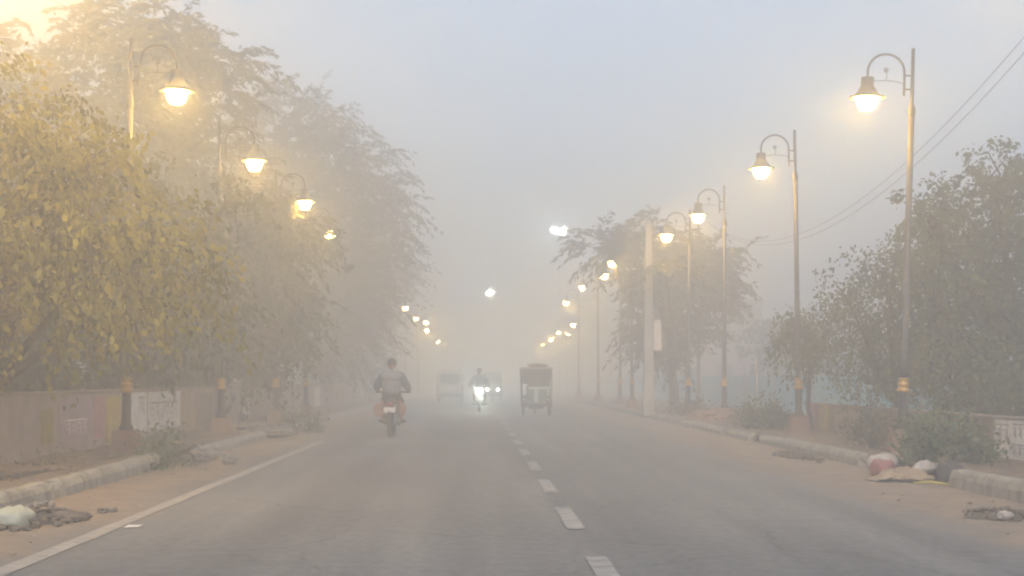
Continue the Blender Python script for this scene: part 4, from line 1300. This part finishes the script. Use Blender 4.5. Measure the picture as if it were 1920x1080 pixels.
def make_rider(loc, rz, label, jacket, headwear, seat_z=0.80, grip=(0.36, 0.52, 1.0)):
    """a person astride a two-wheeler, local +Y is forward"""
    t = empty('person', loc, label, 'person', 'people riding two-wheelers', rz)
    gx_, gy_, gz_ = grip
    J = {'pelvis': ((0, -0.1, seat_z + 0.10), (0.15, 0.12)), 'belly': ((0, -0.07, seat_z + 0.25), (0.135, 0.11)), 'chest': ((0, -0.03, seat_z + 0.45), (0.15, 0.115)), 'upper': ((0, -0.01, seat_z + 0.56), (0.10, 0.08)),
         'neck': ((0, 0.01, seat_z + 0.64), 0.055), 'chin': ((0, 0.035, seat_z + 0.71), (0.065, 0.075)), 'head': ((0, 0.03, seat_z + 0.79), (0.078, 0.095)), 'crown': ((0, 0.02, seat_z + 0.86), (0.06, 0.07))}
    E = [('pelvis', 'belly'), ('belly', 'chest'), ('chest', 'upper'), ('upper', 'neck'), ('neck', 'chin'), ('chin', 'head'), ('head', 'crown')]
    for s, n in ((-1, 'l'), (1, 'r')):
        J['sh' + n] = ((s * 0.19, -0.01, seat_z + 0.53), 0.07)
        J['el' + n] = ((s * 0.33, 0.14, seat_z + 0.30), 0.048)
        J['wr' + n] = ((s * (gx_ + 0.01), gy_ - 0.09, gz_ + 0.03), 0.033)
        J['pa' + n] = ((s * gx_, gy_ - 0.01, gz_ + 0.022), (0.03, 0.042))
        J['hi' + n] = ((s * 0.11, -0.05, seat_z + 0.08), 0.095)
        J['kn' + n] = ((s * 0.20, 0.33, seat_z - 0.06), 0.066)
        J['an' + n] = ((s * 0.19, 0.10, 0.36), 0.045)
        J['to' + n] = ((s * 0.20, 0.28, 0.30), (0.04, 0.03))
        E += [('upper', 'sh' + n), ('sh' + n, 'el' + n), ('el' + n, 'wr' + n), ('wr' + n, 'pa' + n), ('pelvis', 'hi' + n), ('hi' + n, 'kn' + n), ('kn' + n, 'an' + n), ('an' + n, 'to' + n)]
    body = skin_mesh('body', J, E, M['skin'], t)
    # fingers close round the grips; ears, nose
    fx = MB()
    for s in (-1, 1):
        for k in range(4):
            x = s * (gx_ - 0.03 + 0.021 * k)
            L = (0.9, 1.0, 0.95, 0.78)[k]
            fx.tube([(x, gy_ + 0.0, gz_ + 0.035), (x, gy_ + 0.035 * L, gz_ + 0.028), (x, gy_ + 0.042 * L, gz_ - 0.01), (x, gy_ + 0.015, gz_ - 0.03 * L)], [0.0095, 0.009, 0.0085, 0.007], 6)
        fx.tube([(s * (gx_ - 0.035), gy_ - 0.04, gz_ + 0.02), (s * (gx_ - 0.055), gy_ - 0.02, gz_ - 0.005), (s * (gx_ - 0.05), gy_ + 0.01, gz_ - 0.03)], [0.012, 0.011, 0.008], 6)
        fx.blob((s * 0.083, 0.03, seat_z + 0.775), (0.012, 0.022, 0.032), 3, 0.1, 2, False)
    fx.blob((0, 0.128, seat_z + 0.765), (0.014, 0.02, 0.026), 4, 0.08, 2, False)
    # fingers, ears and nose belong to the one continuous body mesh
    bm_ = body.data
    fx.add([v.co for v in bm_.vertices], [list(p_.vertices) for p_ in bm_.polygons], True)
    bpy.data.objects.remove(body)
    fx.build('body', M['skin'], t)
    for s in (-1, 1):
        MB().blob((s * 0.031, 0.113, seat_z + 0.795), (0.012, 0.008, 0.007), 5, 0.05, 2, False).build('eye', M['hair'], t)
    MB().box((0, 0.112, seat_z + 0.725), (0.045, 0.012, 0.006)).build('mouth', M['hair'], t)
    # jacket: a little larger than the body, puffed
    K = {'hem': ((0, -0.1, seat_z + 0.07), (0.21, 0.18)), 'belly': ((0, -0.08, seat_z + 0.25), (0.24, 0.19)), 'chest': ((0, -0.05, seat_z + 0.42), (0.26, 0.20)), 'upper': ((0, -0.02, seat_z + 0.56), (0.19, 0.14)), 'col': ((0, 0.0, seat_z + 0.68), (0.088, 0.09))}
    E2 = [('hem', 'belly'), ('belly', 'chest'), ('chest', 'upper'), ('upper', 'col')]
    for s, n in ((-1, 'l'), (1, 'r')):
        K['sh' + n] = ((s * 0.20, -0.01, seat_z + 0.52), 0.12)
        K['el' + n] = ((s * 0.34, 0.13, seat_z + 0.29), 0.098)
        K['cu' + n] = ((s * (gx_ + 0.01), gy_ - 0.12, gz_ + 0.035), 0.056)
        E2 += [('upper', 'sh' + n), ('sh' + n, 'el' + n), ('el' + n, 'cu' + n)]
    skin_mesh('jacket', K, E2, jacket, t)
    T = {'waist': ((0, -0.1, seat_z + 0.12), (0.165, 0.13))}
    E3 = []
    for s, n in ((-1, 'l'), (1, 'r')):
        T['hi' + n] = ((s * 0.11, -0.05, seat_z + 0.08), 0.108)
        T['kn' + n] = ((s * 0.20, 0.33, seat_z - 0.06), 0.08)
        T['an' + n] = ((s * 0.19, 0.12, 0.40), 0.066)
        E3 += [('waist', 'hi' + n), ('hi' + n, 'kn' + n), ('kn' + n, 'an' + n)]
    skin_mesh('trousers', T, E3, M['trouser'], t)
    for s in (-1, 1):
        MB().blob((s * 0.195, 0.19, 0.315), (0.045, 0.13, 0.05), 9, 0.06, 3, False).build('shoe', M['shoe'], t)
    hw = MB().lathe([(0.100, 0.0), (0.105, 0.03), (0.098, 0.075), (0.075, 0.115), (0.035, 0.138), (0.0, 0.142)], (0, 0.02, seat_z + 0.79), n=18)
    hw.build('cap' if headwear == 'cap' else 'hair', M['cap'] if headwear == 'cap' else M['hair'], t)
    return t


# ------------------------------------------------------------------ two-wheelers
def wheel(parent, y, r, w, x=0.0, hub=0.06, spokes=10):
    wt_ = MB().torus((x, y, r), r - w * 0.55, w * 0.55, 'X', 28, 10).build('wheel', M['tyre'], parent)
    rm = MB().torus((x, y, r), r - w * 1.15, 0.014, 'X', 28, 8)
    rm.lathe([(hub, -w * 0.5), (hub, w * 0.5)], (x, y, r), 12, 'X')
    for i in range(spokes):
        a = 2 * PI * i / spokes
        q = r - w * 1.15
        rm.tube([(x, y, r), (x, y + q * math.cos(a), r + q * math.sin(a))], 0.007, 5)
    rm.build('rim', M['metal'], wt_)
    return wt_


def make_motorcycle(loc, rz, label):
    t = empty('motorcycle', loc, label, 'motorcycle', None, rz)
    wheel(t, -0.62, 0.31, 0.11)
    wheel(t, 0.66, 0.31, 0.09)
    MB().tube([(0, -0.55, 0.62), (0, -0.1, 0.66), (0, 0.35, 0.72), (0, 0.5, 0.86)], 0.035, 8).tube([(0, 0.42, 0.72), (0, 0.2, 0.34), (0, -0.2, 0.32)], 0.03, 8).tube([(0.09, -0.62, 0.31), (0.09, -0.15, 0.36)], 0.024, 6).tube([(-0.09, -0.62, 0.31), (-0.09, -0.15, 0.36)], 0.024, 6).build('frame', M['blackpl'], t)
    MB().box((0, 0.08, 0.40), (0.26, 0.34, 0.30), bevel=0.05).lathe([(0.1, -0.17), (0.1, 0.17)], (0, 0.0, 0.36), 14, 'X').build('engine', M['metal'], t)
    MB().box((0, -0.28, 0.765), (0.25, 0.66, 0.11), bevel=0.045).build('seat', M['seat'], t)
    MB().blob((0, 0.26, 0.82), (0.16, 0.27, 0.13), 2, 0.03, 3, False).build('fuel_tank', M['jacket'], t)
    MB().tube([(0.085, 0.48, 0.92), (0.085, 0.66, 0.31)], 0.022, 8).tube([(-0.085, 0.48, 0.92), (-0.085, 0.66, 0.31)], 0.022, 8).build('fork', M['metal'], t)
    MB().tube([(-0.40, 0.50, 0.99), (-0.2, 0.50, 1.0), (0, 0.47, 0.95), (0.2, 0.50, 1.0), (0.40, 0.50, 0.99)], 0.016, 8).build('handlebar', M['blackpl'], t)
    for s in (-1, 1):
        m = MB().tube([(s * 0.2, 0.5, 1.0), (s * 0.27, 0.46, 1.12)], 0.008, 5).box((s * 0.29, 0.45, 1.16), (0.13, 0.03, 0.08), bevel=0.012).build('mirror', M['blackpl'], t)
    MB().lathe([(0.0, 0.02), (0.09, 0.05), (0.1, 0.14), (0.0, 0.17)], (0, 0.5, 0.86), 16, 'Y').build('headlight', M['metal'], t)
    MB().tube([(0, -0.93, 0.56), (0, -0.86, 0.68), (0, -0.62, 0.72), (0, -0.4, 0.70)], [0.06, 0.075, 0.075, 0.05], 8).build('rear_mudguard', M['blackpl'], t)
    MB().box((0, -0.92, 0.74), (0.15, 0.05, 0.07), bevel=0.015).build('tail_lamp', M['taillight'], t)
    MB().box((0, -0.97, 0.62), (0.25, 0.012, 0.11), bevel=0.004, rx=0.15).build('number_plate', M['plate'], t)
    MB().tube([(0.15, 0.1, 0.26), (0.17, -0.3, 0.28), (0.18, -0.85, 0.40)], [0.025, 0.04, 0.05], 10).build('exhaust_pipe', M['metal'], t)
    MB().tube([(-0.2, 0.2, 0.28), (0.2, 0.2, 0.28)], 0.015, 6).build('footrest', M['blackpl'], t)
    return t


MX, MY = at(732, 820, 33).x, 33.6
make_motorcycle((MX, MY, 0.0), 0.0, 'motorcycle with white rear number plate, riding away on the left lane')
for s, lb in ((-1, 'orange-red saddle bag on the left flank of the motorcycle'), (1, 'tan-orange saddle bag on the right flank of the motorcycle')):
    o = MB().blob((0, 0, 0), (0.055, 0.18, 0.15), 30 + s, 0.1, 3, False).box((-s * 0.05, 0.0, 0.17), (0.06, 0.12, 0.05)).build('saddle_bag', M['orange'])
    o.location = (MX + s * 0.245, MY - 0.45, 0.62)
    tag(o, lb, 'bag', 'bags on the motorcycle')
make_rider((MX, MY - 0.06, 0.03), 0.0, 'person in a bulky blue-grey jacket and cap, seen from behind on the motorcycle', M['jacket'], 'cap')


def make_scooter(loc, rz, label):
    t = empty('scooter', loc, label, 'scooter', 'scooter', rz)
    wheel(t, -0.5, 0.235, 0.11, spokes=5)
    wheel(t, 0.68, 0.235, 0.10, spokes=5)
    MB().box((0, -0.42, 0.55), (0.34, 0.72, 0.30), bevel=0.11).box((0, -0.83, 0.6), (0.2, 0.12, 0.14), bevel=0.04).build('rear_body', M['bumper'], t)
    MB().box((0, 0.05, 0.29), (0.32, 0.62, 0.06), bevel=0.02).build('footboard', M['blackpl'], t)
    MB().box((0, 0.42, 0.6), (0.40, 0.09, 0.62), bevel=0.04, rx=0.28, taper=0.75).build('front_apron', M['bumper'], t)
    MB().box((0, -0.36, 0.765), (0.27, 0.66, 0.11), bevel=0.045).build('seat', M['seat'], t)
    MB().blob((0, 0.66, 0.42), (0.085, 0.22, 0.10), 3, 0.03, 3, False).tube([(0, 0.45, 0.8), (0, 0.68, 0.235)], 0.03, 8).build('front_mudguard', M['bumper'], t)
    MB().box((0, 0.45, 0.96), (0.30, 0.16, 0.14), bevel=0.05).tube([(-0.40, 0.50, 0.99), (-0.15, 0.45, 0.99), (0.15, 0.45, 0.99), (0.40, 0.50, 0.99)], 0.017, 8).build('handlebar', M['blackpl'], t)
    h = MB().lathe([(0.115, 0.0), (0.105, 0.03), (0.0, 0.055)], (0, 0.585, 0.80), 18, 'Y').build('headlight', M['head'], t)
    MB().torus((0, 0.585, 0.80), 0.118, 0.016, 'Y', 20, 6).build('headlight_rim', M['metal'], h)
    for s in (-1, 1):
        MB().tube([(s * 0.2, 0.46, 1.0), (s * 0.28, 0.44, 1.14)], 0.008, 5).box((s * 0.30, 0.43, 1.18), (0.12, 0.03, 0.08), bevel=0.012).build('mirror', M['blackpl'], t)
    return t


SXY = at(899, 772, 59)
make_scooter((SXY.x, 59.0, 0.0), PI, 'oncoming scooter with one bright white headlight in the middle of the road')
make_rider((SXY.x, 59.05, 0.0), PI, 'person in a dark green-grey jacket riding the oncoming scooter', M['jacket2'], 'hair', grip=(0.36, 0.50, 1.0))
d = bpy.data.lights.new('headlight_beam', 'SPOT')
d.energy, d.color, d.spot_size, d.spot_blend, d.shadow_soft_size = 260, (0.88, 1.0, 0.86), R(70), 0.9, 0.08
o = bpy.data.objects.new('headlight_beam', d)
COL.objects.link(o)
o.location = (SXY.x, 59.0 - 0.72, 0.80)
o.rotation_euler = (R(86), 0, R(180))


# ------------------------------------------------------------------ van, e-rickshaw, auto-rickshaw
def extrude_section(mb, pts, x0, x1, n=1):
    """closed side profile in (y, z) extruded along x"""
    m = len(pts)
    vs = [(x0, a, b) for a, b in pts] + [(x1, a, b) for a, b in pts]
    fs = [[i, (i + 1) % m, m + (i + 1) % m, m + i] for i in range(m)]
    fs.append(list(range(m))[::-1])
    fs.append([m + i for i in range(m)])
    return mb.add(vs, fs)


vx = at(845, 754, 82).x
van = empty('van', (vx, 82, 0), 'cream van seen from behind on the left lane, driving away in the haze', 'van')
b = MB()
rows = [(-1.8, 0.34), (-1.82, 0.9), (-1.74, 1.4), (-1.62, 1.76), (-1.45, 1.82), (0.7, 1.82), (0.95, 1.74), (1.5, 1.0), (1.78, 0.85), (1.8, 0.36)]
for k, (w, zz) in enumerate([(0.72, 0)]):
    vs, fs = [], []
    m = len(rows)
    for sx in (-1, -0.96, 0.96, 1):
        for (y, z) in rows:
            wid = 0.74 if z < 1.0 else 0.74 - 0.10 * (z - 1.0) / 0.82
            edge = 0.0 if abs(sx) < 1 else 0.03
            vs.append((sx * wid, y * (1 - edge * 0.6), z - edge * (1 if z > 1.5 else 0)))
    for q in range(3):
        for i in range(m):
            fs.append([q * m + i, q * m + (i + 1) % m, (q + 1) * m + (i + 1) % m, (q + 1) * m + i])
    fs.append(list(range(m))[::-1])
    fs.append([3 * m + i for i in range(m)])
    b.add(vs, fs)
b.build('body', M['vanbody'], van)
vs = [(0.55 * math.copysign(abs(math.cos(a)) ** 0.5, math.cos(a)), -1.83 + 0.10 * (0.28 + 0.24 * math.copysign(abs(math.sin(a)) ** 0.6, math.sin(a))) / 0.5, 1.30 + 0.27 * math.copysign(abs(math.sin(a)) ** 0.6, math.sin(a))) for a in [2 * PI * i / 24 for i in range(24)]]
MB().add(vs + [(x, y + 0.06, z) for x, y, z in vs], [list(range(24)), [24 + i for i in range(24)][::-1]] + [[i, 24 + i, 24 + (i + 1) % 24, (i + 1) % 24] for i in range(24)]).build('rear_window', M['glass'], van)
for s in (-1, 1):
    MB().box((s * 0.735, 0.1, 1.36), (0.03, 2.2, 0.42), bevel=0.01, ry=-s * 0.12).build('side_window', M['glass'], van)
    MB().box((s * 0.655, -1.83, 0.78), (0.11, 0.06, 0.3), bevel=0.015).build('tail_lamp', M['taillight'], van)
    wheel(van, -1.15, 0.28, 0.15, s * 0.62, spokes=5)
    wheel(van, 1.15, 0.28, 0.15, s * 0.62, spokes=5)
MB().box((0, -1.86, 0.42), (1.46, 0.16, 0.26), bevel=0.04).build('rear_bumper', M['bumper'], van)
MB().box((0, -1.845, 0.74), (0.5, 0.015, 0.14), bevel=0.004).build('number_plate', M['plate'], van)
MB().box((0, -1.84, 1.0), (0.3, 0.03, 0.04), bevel=0.01).build('door_handle', M['bumper'], van)
MB().tube([(0.6, -1.55, 1.86), (0.6, 0.5, 1.88)], 0.02, 6).tube([(-0.6, -1.55, 1.86), (-0.6, 0.5, 1.88)], 0.02, 6).build('roof_rail', M['bumper'], van)

er = empty('electric_rickshaw', (at(1004, 778, 53).x, 53, 0), 'dark green passenger e-rickshaw with pale canopy edge, seen from behind', 'rickshaw')
MB().box((0, 0.1, 0.38), (0.94, 2.2, 0.10), bevel=0.02).box((0, 0.1, 0.30), (0.5, 2.0, 0.1)).build('chassis', M['blackpl'], er)
fr = MB()
for s in (-1, 1):
    fr.tube([(s * 0.50, -0.95, 0.4), (s * 0.52, -0.97, 1.0), (s * 0.52, -0.95, 1.62)], 0.022, 8)
    fr.tube([(s * 0.50, 0.15, 0.4), (s * 0.52, 0.15, 1.62)], 0.022, 8)
    fr.tube([(s * 0.42, 1.05, 0.45), (s * 0.46, 0.9, 1.1), (s * 0.5, 0.75, 1.62)], 0.022, 8)
    fr.tube([(s * 0.52, -0.97, 1.0), (s * 0.52, 0.15, 0.98)], 0.018, 8)
for y in (-0.95, 0.15):
    fr.tube([(-0.52, y, 1.62), (0.52, y, 1.62)], 0.018, 8)
fr.tube([(-0.5, 0.75, 1.62), (0.5, 0.75, 1.62)], 0.018, 8)
for sg in (-1, 1):
    fr.tube([(sg * 0.52, 0.15, 1.62), (sg * 0.5, 0.75, 1.62)], 0.018, 8)
fr.build('frame', M['blackpl'], er)
MB().box((0, -0.1, 1.66), (1.14, 2.1, 0.07), bevel=0.03).build('canopy', M['canopy'], er)
MB().box((0.02, -0.98, 1.44), (1.0, 0.02, 0.36), bevel=0.008).build('rear_curtain', M['darkcloth'], er)
MB().box((0.08, -0.98, 1.15), (0.78, 0.06, 0.24), bevel=0.02).build('backrest', M['darkcloth'], er)
MB().box((0.1, -1.02, 0.97), (0.80, 0.05, 0.09), bevel=0.02).build('rear_rail', M['palewhite'], er)
MB().box((0.06, -0.98, 0.72), (0.62, 0.05, 0.44), bevel=0.02).build('rear_panel', M['green'], er)
MB().box((-0.02, -1.02, 0.70), (0.13, 0.03, 0.5), bevel=0.01).build('panel_strip', M['palewhite'], er)
for s in (-1, 1):
    wheel(er, -0.62, 0.23, 0.09, s * 0.46, spokes=8)
    MB().box((s * 0.44, -0.68, 0.47), (0.2, 0.6, 0.05), bevel=0.02).box((s * 0.44, -0.97, 0.39), (0.2, 0.03, 0.18), bevel=0.01).build('mudguard', M['blackpl'], er)
    MB().box((s * 0.40, -1.02, 0.52), (0.10, 0.04, 0.07), bevel=0.01).build('tail_lamp', M['taillight'], er)
    MB().box((0.0, -0.55 + 0.35 * (s + 1), 0.66), (0.9, 0.35, 0.10), bevel=0.03).build('seat', M['seat'], er)
wheel(er, 1.05, 0.23, 0.09, 0.0, spokes=8)
MB().box((0, 0.98, 0.75), (0.7, 0.1, 0.66), bevel=0.04, taper=0.8).build('front_panel', M['green'], er)
MB().box((0, 0.88, 1.36), (0.86, 0.02, 0.5), rx=0.15).build('windscreen', M['glass'], er)
MB().tube([(-0.3, 0.7, 1.0), (0, 0.78, 0.98), (0.3, 0.7, 1.0)], 0.015, 6).tube([(0, 0.78, 0.98), (0, 1.05, 0.23)], 0.025, 6).build('handlebar', M['blackpl'], er)
o = MB().blob((0, 0, 0), (0.33, 0.5, 0.075), 88, 0.1, 3, False).build('bundle', M['bundle'])
o.location = (at(1004, 778, 53).x + 0.08, 52.8, 1.76)
tag(o, 'brown sacking bundle tied on the roof of the e-rickshaw', 'bundle')

ax = (at(913, 730, 88).x + at(933, 730, 88).x) / 2
ar = empty('auto_rickshaw', (ax, 88, 0), 'oncoming three-wheeler with two small lit headlights, faint behind the scooter', 'rickshaw')
b = MB()
rows = [(1.25, 0.4), (1.3, 1.1), (1.15, 1.62), (0.6, 1.72), (-0.5, 1.72), (-0.78, 1.62)]
vs, fs = [], []
for sx in (-1, 1):
    for (y, z) in rows:
        vs.append((sx * (0.62 if z < 1.3 else 0.55), y, z))
m = len(rows)
for i in range(m - 1):
    fs.append([i, i + 1, m + i + 1, m + i])
n0 = len(vs)
vs += [(x * 0.97, y, z - 0.03) for x, y, z in vs]
fs += [[q + n0 for q in x_[::-1]] for x_ in fs]
b.add(vs, fs)
b.build('hood', M['autoyellow'], ar)
extrude_section(MB(), [(1.25, 0.25), (1.25, 0.75), (0.2, 0.78), (0.1, 0.42), (-0.6, 0.42), (-0.75, 1.0), (-1.0, 0.95), (-1.25, 0.5), (-1.2, 0.28)], -0.58, 0.58).build('body', M['green'], ar)
MB().box((0, -0.80, 1.30), (1.02, 0.02, 0.56), rx=-0.05).build('windscreen', M['glass'], ar)
for s in (-1, 1):
    h = MB().lathe([(0.0, -0.05), (0.085, -0.02), (0.09, 0.06), (0.0, 0.08)], (s * 0.31, -1.2, 0.67), 14, 'Y').build('headlight', M['metal'], ar)
    MB().lathe([(0.0, -0.085), (0.07, -0.06), (0.075, -0.052)], (s * 0.31, -1.2, 0.67), 14, 'Y').build('headlight_lens', M['head2'], h)
    wheel(ar, 0.75, 0.22, 0.09, s * 0.5, spokes=5)
wheel(ar, -1.05, 0.22, 0.09, 0.0, spokes=5)

# ------------------------------------------------------------------ haze
hz = bpy.data.materials.new('haze')
hz.use_nodes = True
n, l = hz.node_tree.nodes, hz.node_tree.links
n.remove(n['Principled BSDF'])
pv = n.new('ShaderNodeVolumePrincipled')
pv.inputs['Color'].default_value = (0.94, 0.97, 1.0, 1)
pv.inputs['Density'].default_value = HAZE_DENSITY
pv.inputs['Anisotropy'].default_value = 0.65
pv.inputs['Density Attribute'].default_value = ''
pv.inputs['Temperature Attribute'].default_value = ''
l.new(pv.outputs[0], n['Material Output'].inputs['Volume'])
try:
    hz.cycles.homogeneous_volume = True
except Exception:
    pass
o = MB().box((0, 280, 8.0), (800, 640, 18.4)).build('haze', hz)
o['kind'] = 'stuff'
